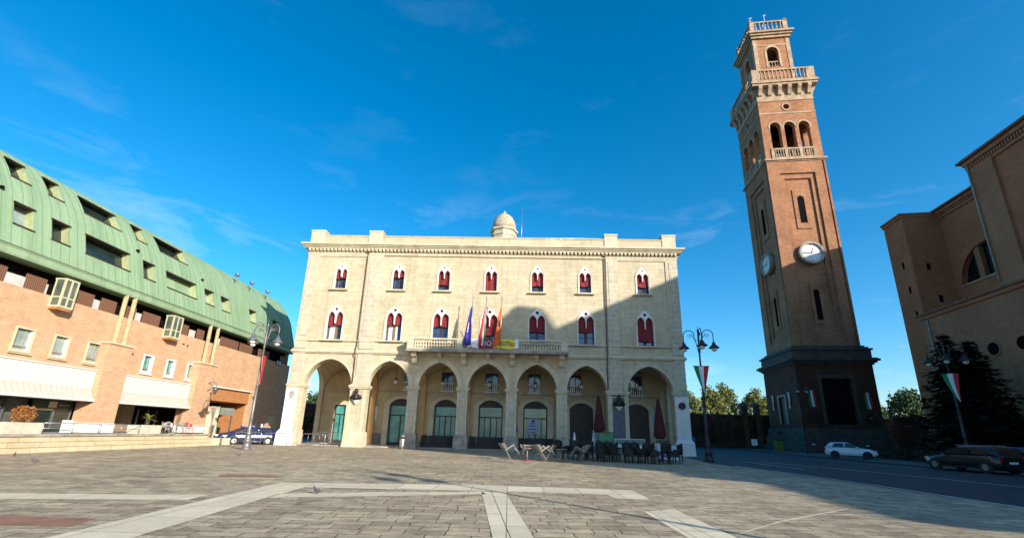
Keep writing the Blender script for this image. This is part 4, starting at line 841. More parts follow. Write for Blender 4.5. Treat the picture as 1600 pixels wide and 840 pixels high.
for k in range(26):
    a = k*2.4; el = rnd.uniform(.1, 1.25); L = rnd.uniform(.5, .75)
    pts = [Vector((math.cos(a)*math.cos(el)*L*s, math.sin(a)*math.cos(el)*L*s, .42 + math.sin(el)*L*s - .35*s*s*L)) for s in (0, .35, .7, 1)]
    for p, q in zip(pts, pts[1:]):
        w = Vector((-math.sin(a), math.cos(a), 0))*.05; m.add([p-w, p+w, q+w*.5, q-w*.5], [(0, 1, 2, 3)])
m.build('foliage', leafmat('leaf_palm', (.12, .14, .02), (.24, .24, .04), (.34, .30, .05), .3), t, recalc=False)
def chair_mesh(label, mat, loc, rz, group, name='cafe_chair', rot=None):
    t = thing(name, label, 'chair', loc, rz, group, rot)
    m = MB(); m.box(-.23, -.22, .41, .23, .22, .46); m.build('seat', mat, t)
    m = MB()
    N = 6
    for k in range(N):
        a0 = R(-75 + 150*k/N); a1 = R(-75 + 150*(k+1)/N); r = .27
        p = lambda a, z, g: (math.sin(a)*r*(1+g), .02 + math.cos(a)*r*(1+g), z)
        z0, z1 = .86 - .16*abs(math.sin(a0))**2, .86 - .16*abs(math.sin(a1))**2
        m.add([p(a0, .50, 0), p(a1, .50, 0), p(a1, z1, .12), p(a0, z0, .12), p(a0, .50, .1), p(a1, .50, .1), p(a1, z1, .22), p(a0, z0, .22)], [(0, 1, 2, 3), (4, 7, 6, 5), (3, 2, 6, 7), (0, 4, 5, 1), (0, 3, 7, 4), (1, 5, 6, 2)])
    m.build('backrest', mat, t)
    for sx in (-1, 1):
        for sy in (-1, 1):
            m = MB(); m.tube([(sx*.20, sy*.19, .42), (sx*.23, sy*.22, 0)], .018, 6); m.build('leg', mat, t)
    m = MB(); 
    return t
def table_mesh(label, mat, footm, loc, group):
    t = thing('cafe_table', label, 'table', loc, 0, group)
    m = MB(); m.lathe((0, 0, .70), [(.34, 0), (.36, .01), (.36, .03), (.34, .04)], 20); m.build('tabletop', mat, t)
    m = MB(); m.tube([(0, 0, .04), (0, 0, .70)], .035, 8); m.build('stem', mat, t)
    m = MB(); m.lathe((0, 0, 0), [(.24, 0), (.24, .02), (.06, .05)], 16); m.build('foot', footm, t); return t
tc0 = chair_mesh('pale chair on the terrace nearest the white pier base', palechair, LW(11.2, -3.6, .9), 0, 'pale chairs on the terrace')
for lab, u, d, rz in (('pale chair on the terrace turned away between the pier and the palm planter', 11.9, -3.2, 2.2), ('pale chair on the terrace close to the palm planter', 12.6, -3.7, 4.0)): dup(tc0, lab, LW(u, d, .9), rz)
table_mesh('small pale round table among the pale terrace chairs', palechair, greystone, LW(11.6, -3.9, .9), 'pale tables on the terrace')
chair_mesh('red chair on the terrace to the right of the palm planter', redplastic, LW(13.2, -3.9, .9), 1.2, 'red and white chairs on the terrace'); chair_mesh('white chair beside the red chair on the terrace', white_pt, LW(12.75, -3.0, .9), 2.6, 'red and white chairs on the terrace')
t = thing('menu_board', 'white folding board standing by the shop door on the terrace', 'sign', LW(4.3, -3.4, .9), LA); B('board', white_pt, t, (-.3, -.03, .05, .3, .03, .75)); B('leg', steel, t, (-.3, .03, 0, -.26, .25, .05), (.26, .03, 0, .3, .25, .05))
# wall lantern by the portal
t = thing('wall_lantern', 'wrought iron bracket lantern on the brick pier left of the portal', 'lantern', LW(19.2, -.43, 4.4), LA)
m = MB(); m.tube([(0, 0, .9), (0, -.35, 1.1), (0, -.7, 1.0), (0, -.8, .7), (0, -.75, .55)], .03, 6); m.tube([(0, 0, .2), (0, -.3, .5), (0, -.5, .95)], .022, 6); m.build('bracket', grey_iron, t)
m = MB(); m.lathe((0, -.75, 0), [(.05, -.05), (.13, .05), (.2, .35), (.28, .38), (.12, .52), (.04, .6)], 10); m.build('lantern_head', grey_iron, t)

# ------------------------------------------------------------------ bell tower
TA = -.13; TX, TY = 46.55, 62.45
def TW(x, y, z=0): return (TX + x*math.cos(TA) - y*math.sin(TA), TY + x*math.sin(TA) + y*math.cos(TA), z)
tw = thing('bell_tower', 'tall old brick bell tower with clocks, open belfry and dark stepped base', 'tower', (TX, TY, 0), TA)
TC = 4.55
def turn(mb, ks=(0, 1, 2, 3)):
    o = MB()
    for k in ks:
        c, s = round(math.cos(k*math.pi/2)), round(math.sin(k*math.pi/2))
        o.add([(x*c - (y-TC)*s, x*s + (y-TC)*c + TC, z) for x, y, z in mb.v], mb.f); o.mi[-len(mb.f):] = mb.mi; o.sm[-len(mb.f):] = mb.sm
    return o
def turns(mb, name, mat, ks=(0, 1, 2, 3)):
    for k in ks: turn(mb, (k,)).build(name, mat, tw)
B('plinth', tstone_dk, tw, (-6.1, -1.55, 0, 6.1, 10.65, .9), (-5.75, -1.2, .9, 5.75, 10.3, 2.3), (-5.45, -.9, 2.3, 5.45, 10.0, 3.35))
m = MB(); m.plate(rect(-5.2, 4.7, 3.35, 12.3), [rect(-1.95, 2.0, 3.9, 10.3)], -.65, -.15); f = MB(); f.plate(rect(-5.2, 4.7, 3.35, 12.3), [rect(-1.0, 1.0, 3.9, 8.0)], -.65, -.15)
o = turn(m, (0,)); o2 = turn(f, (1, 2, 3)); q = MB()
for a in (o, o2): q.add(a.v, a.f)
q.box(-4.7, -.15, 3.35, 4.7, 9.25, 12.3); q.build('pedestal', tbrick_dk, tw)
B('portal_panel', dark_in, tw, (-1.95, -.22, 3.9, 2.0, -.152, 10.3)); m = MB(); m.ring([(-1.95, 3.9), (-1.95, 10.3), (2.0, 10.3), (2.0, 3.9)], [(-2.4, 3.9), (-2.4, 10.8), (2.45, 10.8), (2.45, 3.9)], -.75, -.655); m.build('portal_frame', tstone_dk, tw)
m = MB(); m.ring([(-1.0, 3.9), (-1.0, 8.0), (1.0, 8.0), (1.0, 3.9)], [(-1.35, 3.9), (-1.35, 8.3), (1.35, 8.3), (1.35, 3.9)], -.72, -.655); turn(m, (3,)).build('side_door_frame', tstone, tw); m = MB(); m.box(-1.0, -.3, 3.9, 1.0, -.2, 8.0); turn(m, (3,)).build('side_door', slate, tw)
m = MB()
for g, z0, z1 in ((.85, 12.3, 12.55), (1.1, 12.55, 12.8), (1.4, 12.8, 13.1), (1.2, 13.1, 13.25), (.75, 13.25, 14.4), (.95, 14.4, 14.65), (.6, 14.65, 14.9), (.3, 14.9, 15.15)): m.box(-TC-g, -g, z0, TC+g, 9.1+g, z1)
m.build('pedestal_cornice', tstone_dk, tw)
m = MB(); m.plate(rect(-4.55, 4.05, 15.15, 46.4), [rect(-2.7, 2.7, 16.6, 44.2)], 0, .25); m.plate(rect(-4.3, 3.8, 15.2, 46.35), [rect(-2.0, 2.0, 17.4, 43.3)], .25, .5); s = turn(m)
s.box(-4.05, .5, 15.15, 4.05, 8.6, 46.4); s.build('shaft', tbrick, tw)
m = MB(); m.box(-4.62, -.07, 41.0, -4.2, .0, 46.3); m.box(4.2, -.07, 41.0, 4.62, 0, 46.3)
# windows in the shaft
m = MB(); ou = [(-.95, 34.6), (-.95, 40.9), (.95, 40.9), (.95, 34.6)]; m.plate(rect(-1.1, 1.1, 34.3, 41.3), [[(-.52, 35.3)] + arch(-.52, .52, 39.6, .55) + [(.52, 35.3)]], .36, .498); turns(m, 'window_frame', tbrick)
m = MB(); m.box(-.6, .44, 35.2, .6, .492, 40.3); turns(m, 'window', dark_in)
m = MB(); m.plate(rect(-.85, .85, 18.6, 25.2), [[(-.42, 19.2)] + arch(-.42, .42, 23.6, .45) + [(.42, 19.2)]], .36, .498); turns(m, 'slit_frame', tbrick); m = MB(); m.box(-.5, .44, 19.1, .5, .492, 24.2); turns(m, 'slit_window', dark_in)
# clocks
for k, nm in ((0, 'f'), (3, 'l')):
    m = MB(); n = 36; ri = circ(0, 29.9, 1.52, n); ro = circ(0, 29.9, 1.84, n); m.ring(ri + ri[:1], ro + ro[:1], -.35, .25); c = turn(m, (k,)).build('clock', greystone, tw)
    m = MB(); m.plate(circ(0, 29.9, 1.54, n), [], -.12, .1); turn(m, (k,)).build('dial', white_st, c)
    m = MB()
    for h in range(12):
        a = h*math.pi/6; r0, r1 = 1.12, 1.36; w = .035 if h % 3 else .06; ca, sa = math.cos(a), math.sin(a)
        for off in ((0,) if h % 3 else (-.09, .09)):
            vs = [(r*ca - (t+off)*sa, -.135, 29.9 + r*sa + (t+off)*ca) for r, t in ((r0, -w), (r1, -w), (r1, w), (r0, w))]; m.add(vs, [(0, 1, 2, 3)])
    turn(m, (k,)).build('numerals', greystone, c, recalc=False)
    m = MB(); m.box(-1.25, -.17, 29.83, .3, -.15, 29.97); m.build if 0 else None
    a = R(68); vs = [(r*math.cos(a) - t*math.sin(a), -.16, 29.9 + r*math.sin(a) + t*math.cos(a)) for r, t in ((-.2, -.06), (.85, -.05), (.85, .05), (-.2, .06))]; m.add(vs, [(0, 1, 2, 3)])
    turn(m, (k,)).build('hands', iron, c, recalc=False)
# belfry
m = MB()
for g, z0, z1 in ((.12, 46.4, 46.6), (.32, 46.6, 46.85), (.15, 46.85, 47.0)): m.box(-TC-g, -g, z0, TC+g, 9.1+g, z1)
m.build('belfry_ledge', tstone, tw)
AR = [(-3.15, -1.45), (-.85, .85), (1.45, 3.15)]
m = MB(); hol = [[(a, 47.4)] + arch(a, b, 53.3, .86) + [(b, 47.4)] for a, b in AR]; m.plate(rect(-4.5, 3.7, 47.0, 58.9), hol + [circ(0, 57.25, .52)], .05, .85); turns(m, 'belfry_wall', tbrick)
m = MB()
for a, b in AR: m.ring(arch(a, b, 53.3, .86), arch(a-.26, b+.26, 53.3, 1.14), -.03, .2)
m.box(-4.55, -.02, 55.85, 4.55, .03, 56.15); ci = circ(0, 57.25, .52, 20); co = circ(0, 57.25, .78, 20); m.ring(ci+ci[:1], co+co[:1], -.05, .2); m.box(-4.58, -.05, 58.5, 4.58, .03, 58.9); turns(m, 'belfry_moulding', tstone)
m = MB()
for x in (-3.3, -1.15, 1.15, 3.3):
    m = MB(); m.lathe((x, .2, 48.9), [(.22, 0), (.22, .15), (.16, .2), (.14, 3.9), (.22, 4.1), (.27, 4.4)], 10); turns(m, 'belfry_column', tstone)
m = MB(); m.box(-3.5, -.12, 48.7, 3.5, .25, 48.98); m.box(-3.5, -.12, 47.0, 3.5, .25, 47.25)
for x in (-3.3, -1.15, 1.15, 3.3): m.box(x-.24, -.1, 47.25, x+.24, .2, 48.7)
for a, b in ((-3.0, -1.45), (-.85, .85), (1.45, 3.0)):
    for k in range(4): m.lathe((a+(b-a)*(k+.5)/4, .06, 47.25), [(.08, 0), (.14, .4), (.06, .9), (.13, 1.45)], 8)
turns(m, 'belfry_balustrade', tstone)
Bs('belfry_floor', dark_in, tw, (-3.7, .86, 46.9, 3.7, 8.2, 47.0), (-3.7, .86, 56.4, 3.7, 8.2, 56.6))
m = MB()
for x in (-1.4, 1.4):
    m.lathe((x, 4.5, 50.4), [(.95, 0), (.85, .25), (.6, .9), (.5, 1.4), (.2, 1.6)], 14)
m.tube([(-3.6, 4.5, 52.2), (3.6, 4.5, 52.2)], .12, 6); m.build('bell', bronze, tw)
# corbelled cornice and gallery
m = MB()
for k in range(6): 
    x = -4.0 + 8.0*k/5; m.prism([(.0, 59.5), (-.25, 59.7), (-.45, 60.4), (-.75, 60.9), (-.75, 61.3), (0, 61.3)], x-.3, x+.3)
m.box(-4.55, .0, 58.9, 4.0, .5, 61.3); t1 = turn(m); t1.build('corbel_course', tstone, tw)
m = MB()
for g, z0, z1 in ((.78, 61.3, 61.7), (.95, 61.7, 62.0), (.85, 62.0, 62.3)): m.box(-TC-g, -g, z0, TC+g, 9.1+g, z1)
m.build('gallery_floor', tstone, tw)
def parapet(h, half, y, z, n, ped, mat):
    m = MB(); m.box(-half, y, z+h-.28, half, y+.4, z+h); m.box(-half, y, z, half, y+.4, z+.25)
    for a in (-half, half-ped): m.box(a, y-.02, z, a+ped, y+.42, z+h-.02)
    a, b = -half+ped, half-ped
    for k in range(n): m.lathe((a+(b-a)*(k+.5)/n, y+.2, z+.25), [(.10, 0), (.17, .25*h), (.07, .5*h), (.15, h-.55)], 8)
    return m
m = parapet(2.5, 5.15, -.62, 62.3, 12, 1.3, tstone); turns(m, 'gallery_balustrade', tstone)
# upper stage
m = MB(); m.plate(rect(-3.1, 2.5, 62.3, 73.6), [[(-.98, 67.2)] + arch(-.98, .98, 70.6, 1.0) + [(.98, 67.2)]], 1.42, 2.02); turns(m, 'upper_stage', tbrick)
m = MB(); m.ring([(-.98, 67.0)] + arch(-.98, .98, 70.6, 1.0) + [(.98, 67.0)], [(-1.35, 67.0)] + arch(-1.35, 1.35, 70.6, 1.38) + [(1.35, 67.0)], 1.34, 1.6)
m.box(-3.2, 1.34, 62.3, -2.55, 1.45, 73.4); m.box(2.55, 1.34, 62.3, 3.2, 1.45, 73.4); m.box(-3.25, 1.36, 71.9, 3.25, 1.45, 72.2); turns(m, 'upper_moulding', tstone)
m = MB(); m.box(-.98, 1.5, 68.3, .98, 1.8, 68.5)
for k in range(4): m.lathe((-.75+.5*k, 1.65, 67.2), [(.08, 0), (.14, .35), (.06, .7), (.12, 1.1)], 8)
turns(m, 'upper_balustrade', tstone)
m = MB()
for g, z0, z1 in ((-1.1, 73.6, 74.1), (-.85, 74.1, 74.5), (-.6, 74.5, 74.9), (-1.0, 74.9, 75.2)): m.box(-TC-g, -g, z0, TC+g, 9.1+g, z1)
m.build('upper_cornice', tstone, tw)
m = parapet(2.4, 3.3, 1.25, 75.2, 7, .75, tstone); turns(m, 'top_balustrade', tstone)
m = MB()
for sx in (-1, 1):
    for sy in (-1, 1): m.taper(sx*3.0-.42, TC+sy*3.0-.42, sx*3.0+.42, TC+sy*3.0+.42, 77.58, 78.1, .25)
m.build('corner_pinnacle', tbrick, tw)
m = MB()
for x, y, h in ((-2.2, 3, 4.2), (-1.2, 4, 3.4), (.4, 3, 4.6), (1.0, 5, 4.9)):
    m.tube([(x, y, 75.2), (x, y, 76.4+h)], .05, 5); m.tube([(x-.4, y, 76.2+h), (x+.4, y, 76.35+h)], .04, 5)
m.build('aerial', white_pt, tw)
# things fixed to the tower
def small_flag(label, x, y, z, rz):
    t = thing('flag', label, 'flag', TW(x, y, z), TA + rz, 'small tricolour flags on the tower base'); m = MB(); K = 9; N = 5
    for k in range(K):
        for i in range(N):
            X = lambda a: -.42 + .84*a/K; Z = lambda b: -1.15 + 2.3*b/N; Y = lambda a, b: -.05 + .05*math.sin(a*1.7 + b)
            m.add([(X(k), Y(k, i), Z(i)), (X(k+1), Y(k+1, i), Z(i)), (X(k+1), Y(k+1, i+1), Z(i+1)), (X(k), Y(k, i+1), Z(i+1))], [(0, 1, 2, 3)], min(2, k*3//K), True)
    m.build('flag_cloth', [flag_g, flag_w, flag_r], t, recalc=False); m = MB(); m.tube([(-.5, .02, 1.17), (.5, .02, 1.17)], .03, 6); m.build('rod', iron, t)
small_flag('tricolour flag on the tower base to the left of the dark portal', -3.5, -.72, 7.4, 0)
small_flag('tricolour flag on the tower base to the right of the dark portal', 3.75, -.72, 7.2, 0)
small_flag('tricolour flag on the shaded side of the tower, nearest its front corner', -5.24, 2.1, 7.3, -R(90)); small_flag('tricolour flag on the shaded side of the tower beyond the side door', -5.24, 7.4, 7.3, -R(90))
t = thing('wall_tablet', 'dark inscription tablet under the left flag of the tower portal', 'plaque', TW(-3.5, -.68, 4.9), TA); B('tablet', bronze, t, (-.95, -.06, -.75, .95, 0, .75)); 
t = thing('wreath', 'round dark wreath under the right flag of the tower portal', 'wreath', TW(3.7, -.72, 4.8), TA); m = MB(); m.tube([(.55*math.cos(a*math.pi/10), 0, .55*math.sin(a*math.pi/10)) for a in range(21)], .14, 6); m.build('garland', leaf_ivy, t); m = MB(); m.lathe((0, 0, -.05), [(.2, 0), (.2, .1)], 12); m.build('medallion', tstone, t)
shrub('red flowers set before the side door of the tower', TW(-6.3, 4.4, 2.32), .42, leafmat('red_flowers', (.35, .02, .03), (.42, .05, .05), (.05, .09, .03), .2), 21, 'flower_arrangement')
for lab, x in (('small white floodlight on the tower steps left of the parked white hatchback', -4.6), ('small white floodlight on the tower steps right above the parked white hatchback', 2.2)):
    t = thing('floodlight', lab, 'lamp', TW(x, -1.35, .93), TA, 'floodlights on the tower steps'); B('housing', white_pt, t, (-.16, -.1, .12, .16, .08, .34)); m = MB(); m.tube([(0, 0, 0), (0, 0, .14)], .03, 6); m.build('foot', iron, t)

# ------------------------------------------------------------------ church
CX, CA = 44.0, 1.41
def CW(u, d, z=0): return (CX + u*math.cos(CA) + d*math.sin(CA), u*math.sin(CA) - d*math.cos(CA), z)
# local frame: x runs back towards the camera (-u), y inward
ch = thing('brick_church', 'large shaded brick church with stepped eaves, lunette window and square corner turret', 'church', (CX, 0, 0), CA + math.pi)
def U(a, b): return (-b, -a)    # u range -> local x range
def cbx(name, mat, *bs):
    m = MB()
    for u0, u1, y0, y1, z0, z1 in bs: m.box(-u1, y0, z0, -u0, y1, z1)
    return m.build(name, mat, ch)
# nave bay with lunette (u 41.4..48, wall plane y=0), higher body towards the camera (y=-1)
m = MB(); cxl, rl = -43.35, 3.75
lun = [(cxl-rl, 19.2)] + [(cxl - rl*math.cos(math.pi*k/20), 19.2 + rl*math.sin(math.pi*k/20)) for k in range(1, 20)] + [(cxl+rl, 19.2)]
m.plate(rect(-48.5, -38, 0, 28.5), [lun], 0, .9); m.build('nave_wall', cbrick, ch)
B('lunette_glass', glassy('leaded_glass', (.012, .012, .013), .3, .4), ch, (cxl-rl, .55, 19.2, cxl+rl, .6, 23)); m = MB(); 
for k in range(12): m.box(cxl-rl+.6*k, .5, 19.2, cxl-rl+.6*k+.05, .55, 23)
for k in range(6): m.box(cxl-rl, .5, 19.6+.6*k, cxl+rl, .54, 19.65+.6*k)
m.build('lunette_lead', dark_in, ch)
cbx('lunette_mullion', cbrick2, (44.3, 44.95, .1, .7, 19.2, 22.9), (41.8, 42.4, .1, .7, 19.2, 22.9)); cbx('lunette_sill', tstone, (39.5, 47.2, -.12, .4, 18.98, 19.18))
m = MB(); m.ring([(cxl - rl*math.cos(math.pi*k/20), 19.2 + rl*math.sin(math.pi*k/20)) for k in range(21)], [(cxl - (rl+.4)*math.cos(math.pi*k/20), 19.2 + (rl+.4)*math.sin(math.pi*k/20)) for k in range(21)], -.05, .2); m.build('lunette_arch', cbrick, ch)
cbx('nave_eaves', tile, (41.4, 48.5, -.75, 3, 28.85, 29.05)); cbx('nave_frieze', cbrick2, (41.4, 48.5, -.18, .05, 27.9, 28.2), (41.4, 48.5, -.42, .05, 28.5, 28.85))
m = MB()
for k in range(24): m.box(-48.4+.29*k, -.3, 28.2, -48.25+.29*k, .02, 28.5)
m.build('nave_dentils', cbrick2, ch)
# high body
cbx('high_wall', cbrick, (-13.9, 41.4, -1.1, 28, 0, 30.9)); cbx('high_pilaster', cbrick2, (38.6, 41.4, -1.35, -1.098, 0, 30.5), (31, 32.6, -1.35, -1.098, 0, 30.5), (20, 22, -1.35, -1.098, 0, 30.5), (8, 10, -1.35, -1.098, 0, 30.5))
cbx('high_eaves', tile, (-2.2, 41.95, -1.9, 3, 31.35, 31.6)); cbx('high_frieze', cbrick2, (-2.2, 41.55, -1.3, -1.09, 30.1, 30.45), (-2.2, 41.6, -1.6, -1.09, 30.9, 31.35))
m = MB()
for k in range(140): m.box(-41.5+.31*k, -1.45, 30.45, -41.34+.31*k, -1.08, 30.9)
m.build('high_dentils', cbrick2, ch)
m = MB(); m.prism([(-1.9, 31.61), (16, 38.6), (30, 31.61)], -41.4, 2.2); m.build('nave_roof', tile, ch); m = MB(); m.prism([(-.7, 29.06), (10, 33.0), (10, 29.06)], -48.4, -41.41); m.build('low_roof', tile, ch)
cbx('shade_crossing', cbrick, (30, 48, 10.05, 27.9, 28.0, 37.5)); cbx('nave_body', cbrick, (41.41, 48.45, 1.6, 28, 0, 28.4)); m = MB(); m.prism([(9.5, 37.51), (18, 39.9), (28.5, 37.51)], -48.4, -29.6); m.build('shade_crossing_roof', tile, ch)  # unseen crossing, raised to shade the tower; nave body filled to stop sunlight leaking
# unseen stepped gable, its outline added and shaped to shadow the palace front
gz = [(13.9, 0), (13.9, 34.3), (12.6, 35.1), (9.0, 33.7), (6.5, 33.8), (6.35, 35.2), (5.3, 35.4), (4.9, 35.8), (4.3, 35.9), (3.8, 35.5), (3.3, 34.7), (2.9, 33.7), (2.5, 32.9), (2.0, 32.1), (2.0, 0)]
m = MB(); m.plate(gz, [], -1.12, 1.0); m.build('shadow_gable', cbrick, ch)
cbx('tower_shade_block', cbrick, (48.51, 60, 7, 26, 0, 22)); cbx('wall_shade_block', cbrick2, (45, 64, 28.1, 62, 0, 20))  # unseen blocks added to keep sunlight off the tower foot and the embankment
# corner turret
m = MB(); m.box(-51.3, -4.0, 0, -48.0, .5, 28.4); m.box(-51.42, -4.12, 28.4, -47.95, .6, 28.75); m.box(-51.5, -4.25, 28.75, -47.9, .7, 28.95); m.build('turret', cbrick, ch)
Bs('putlog_hole', dark_in, ch, *[(x-.16, -4.03, z, x+.16, -3.9, z+.8) for x, z in ((-49.4, 22.2), (-49.0, 15.9), (-49.2, 19.0))], *[(-48.03, y-.16, z, -47.9, y+.16, z+.8) for y, z in ((-2.4, 21.5), (-1.9, 17.5), (-2.6, 13.8), (-2.0, 10))])
# aisle
cbx('aisle_wall', cbrick2, (-13, 47.4, -4.9, -4.6, 0, 15.3), (47.1, 47.4, -4.6, 0, 0, 15.3)); m = MB(); m.prism([(-5.3, 15.5), (-5.3, 15.72), (-1.15, 17.1), (-1.15, 15.5)], -47.8, 13); m.build('aisle_roof', tile, ch); cbx('aisle_frieze', cbrick, (-13, 47.5, -5.1, -4.62, 15.1, 15.5))
for u in (39.6, 36.7, 33.0):
    m = MB(); ci = circ(-u, 10.4, .60, 24); co = circ(-u, 10.4, .74, 24); m.ring(ci+ci[:1], co+co[:1], -4.98, -4.85); w = m.build('round_window', cbrick2, ch); m = MB(); m.plate(circ(-u, 10.4, .61, 24), [], -4.94, -4.91); m.build('pane', dark_in, w)
m = MB(); m.tube([(-46.4, -5.0, 15.0), (-46.4, -5.0, 1)], .09, 6); m.tube([(-41.2, -1.5, 31.3), (-41.2, -1.5, 17.6)], .08, 6); m.build('downpipe', greystone, ch)
# lower block added outside the frame beyond the church, shaped to shade the square
lw = thing('square_shade_block', 'unseen low brick block added beyond the church end to shade the square', 'building', (CX, 0, 0), CA + math.pi)
m = MB(); m.box(14.0, -1.2, 0, 22.6, 9, 15.5); m.build('wall', cbrick2, lw); m = MB(); m.prism([(-1.9, 15.51), (-1.9, 16.1), (4, 18.0), (9.6, 15.51)], 13.95, 22.7); m.build('roof', tile, lw)
m = MB(); m.box(22.61, -1.2, 0, 52, 9, 13.9); m.build('wall', cbrick2, lw); m = MB(); m.prism([(-1.9, 13.91), (-1.9, 14.5), (4, 16.4), (9.6, 13.91)], 22.71, 52.4); m.build('roof', tile, lw)
B('window', dark_in, lw, *[(16+3*k, -1.23, z, 17.1+3*k, -1.15, z+1.9) for k in range(12) for z in (3, 7.5, 11)])

# ------------------------------------------------------------------ embankment, hedges, trees behind
t = thing('embankment_wall', 'long dark ivy grown brick wall behind the palace and the tower', 'wall', (0, 80, 0), 0)
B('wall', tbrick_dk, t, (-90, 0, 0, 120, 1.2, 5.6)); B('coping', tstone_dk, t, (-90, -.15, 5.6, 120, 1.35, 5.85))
m = MB(); rnd = random.Random(11)
for k in range(5200):
    x = rnd.uniform(-60, 110); z = abs(rnd.gauss(0, 1))*2.2 + rnd.uniform(0, 2.4)
    if z > 6.2: continue
    y = -.1 - rnd.random()*.45; q = rnd.uniform(.14, .34); a = rnd.uniform(0, 6.28); dx, dz = math.cos(a)*q, math.sin(a)*q
    m.add([(x-dx, y, z-dz), (x+dz*.7, y-.15, z-dx*.7), (x+dx, y-.08, z+dz), (x-dz*.7, y+.05, z+dx*.7)], [(0, 1, 2, 3)])
m.build('ivy', leaf_ivy, t, recalc=False)
for lab, x in (('dark gate post on the embankment wall, leftmost of three', 42.2), ('dark gate post on the embankment wall, middle of three', 44.5), ('dark gate post on the embankment wall, rightmost of three', 47.3)):
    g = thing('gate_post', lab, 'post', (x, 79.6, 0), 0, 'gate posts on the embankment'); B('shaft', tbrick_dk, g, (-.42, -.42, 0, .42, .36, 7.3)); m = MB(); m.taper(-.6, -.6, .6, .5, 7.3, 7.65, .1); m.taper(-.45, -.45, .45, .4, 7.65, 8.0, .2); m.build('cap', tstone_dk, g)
t = thing('railing', 'thin iron railing along the top of the embankment wall', 'railing', (0, 80.5, 5.85)); m = MB(); m.tube([(20, 0, 1.1), (60, 0, 1.1)], .04, 5)
for k in range(21): m.tube([(20+2*k, 0, 0), (20+2*k, 0, 1.1)], .035, 5)
m.build('rails', iron, t)
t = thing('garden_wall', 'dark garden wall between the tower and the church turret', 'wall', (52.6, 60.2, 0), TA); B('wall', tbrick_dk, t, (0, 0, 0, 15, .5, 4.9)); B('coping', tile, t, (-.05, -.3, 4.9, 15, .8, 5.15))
def tree(label, loc, h, w, mat, seed, n=26, leaf=.35, per=110, name='tree', trunk_h=.35, col=1.0, group='trees beyond the embankment'):
    rnd = random.Random(seed); t = thing(name, label, 'tree', loc, 0, group)
    m = MB(); m.tube([(0, 0, 0), (.1, 0, h*.3), (-.1, .1, h*.6), (0, 0, h*.92)], [h*.022, h*.018, h*.011, h*.003], 7)
    cl = []
    for k in range(n):
        f = (k+.5)/n; z = h*(trunk_h + (1-trunk_h)*f); rr = w*math.sin(math.pi*min(1, .12+f*.86))**.7*rnd.uniform(.35, 1.0); a = k*2.4+rnd.random()
        c = (math.cos(a)*rr, math.sin(a)*rr, z + rnd.uniform(-.05, .05)*h); cl.append(c); m.tube([(0, 0, z-h*.12), (c[0]*.55, c[1]*.55, c[2]-h*.03), c], [h*.007, h*.004, h*.001], 5)
    m.build('trunk', bark, t); m = MB()
    for c in cl: leafball(m, c, w*rnd.uniform(.28, .48), per, leaf, rnd, 1.1, 0, .2)
    m.build('crown', mat, t, recalc=False); return t
y0 = 112
T1 = tree('autumn yellow green tree beyond the wall, right next to the palace corner', (44.5, y0, 0), 13.2, 4.0, leaf_y, 1)
for k, (lab, x, s, rz) in enumerate((('bushy autumn tree beyond the wall behind the street lamp banner', 51, 1.0, 1.3), ('rounded autumn tree beyond the wall left of the three gate posts', 56.5, 1.08, 2.5), ('lower autumn tree beyond the wall above the gate posts', 62.5, .98, 4.1), ('small autumn tree seen just right of the gate posts', 68.5, .92, 5.2))): dup(T1, lab, (x, y0 + (k % 2)*4, 0), rz, None, s)
tree('tall silvery poplar standing close to the left of the tower', (74, y0+2, 0), 17.5, 3.2, leaf_gr, 9, 30, .3, 120)
t = thing('bare_tree', 'bare thin leafless tree rising above the autumn trees', 'tree', (64, y0-6, 0)); rnd = random.Random(4); m = MB(); m.tube([(0, 0, 0), (0, 0, 8), (.3, 0, 15)], [.25, .15, .03], 6)
for k in range(26):
    z = 6+k*.34; a = k*2.4; L = 2.8-k*.06; m.tube([(0, 0, z), (math.cos(a)*L*.5, math.sin(a)*L*.5, z+1.2), (math.cos(a)*L*.8, math.sin(a)*L*.8, z+3)], [.06, .04, .012], 4)
m.build('branches', bark, t)
G1 = tree('green tree behind the garden wall, right of the tower', (107, 118, 0), 14.6, 5.5, leaf_g, 15, 26, .4, 120)
dup(G1, 'taller green tree half hidden by the church turret', (116.5, 118, 0), 2, None, 1.12); dup(G1, 'small green tree just showing at the right edge of the tower base', (97.5, 120, 0), 3, None, .84)
H1 = tree('green tree far off, seen through the left end arch', (-48, 112, 0), 9.5, 4.5, leaf_g, 31, 20, .4, 100); dup(H1, 'second green tree far off through the left end arch', (-57, 116, 0), 1.5, None, .95); dup(H1, 'green tree far off behind the brick building end', (-66, 114, 0), 3.5, None, 1.05)
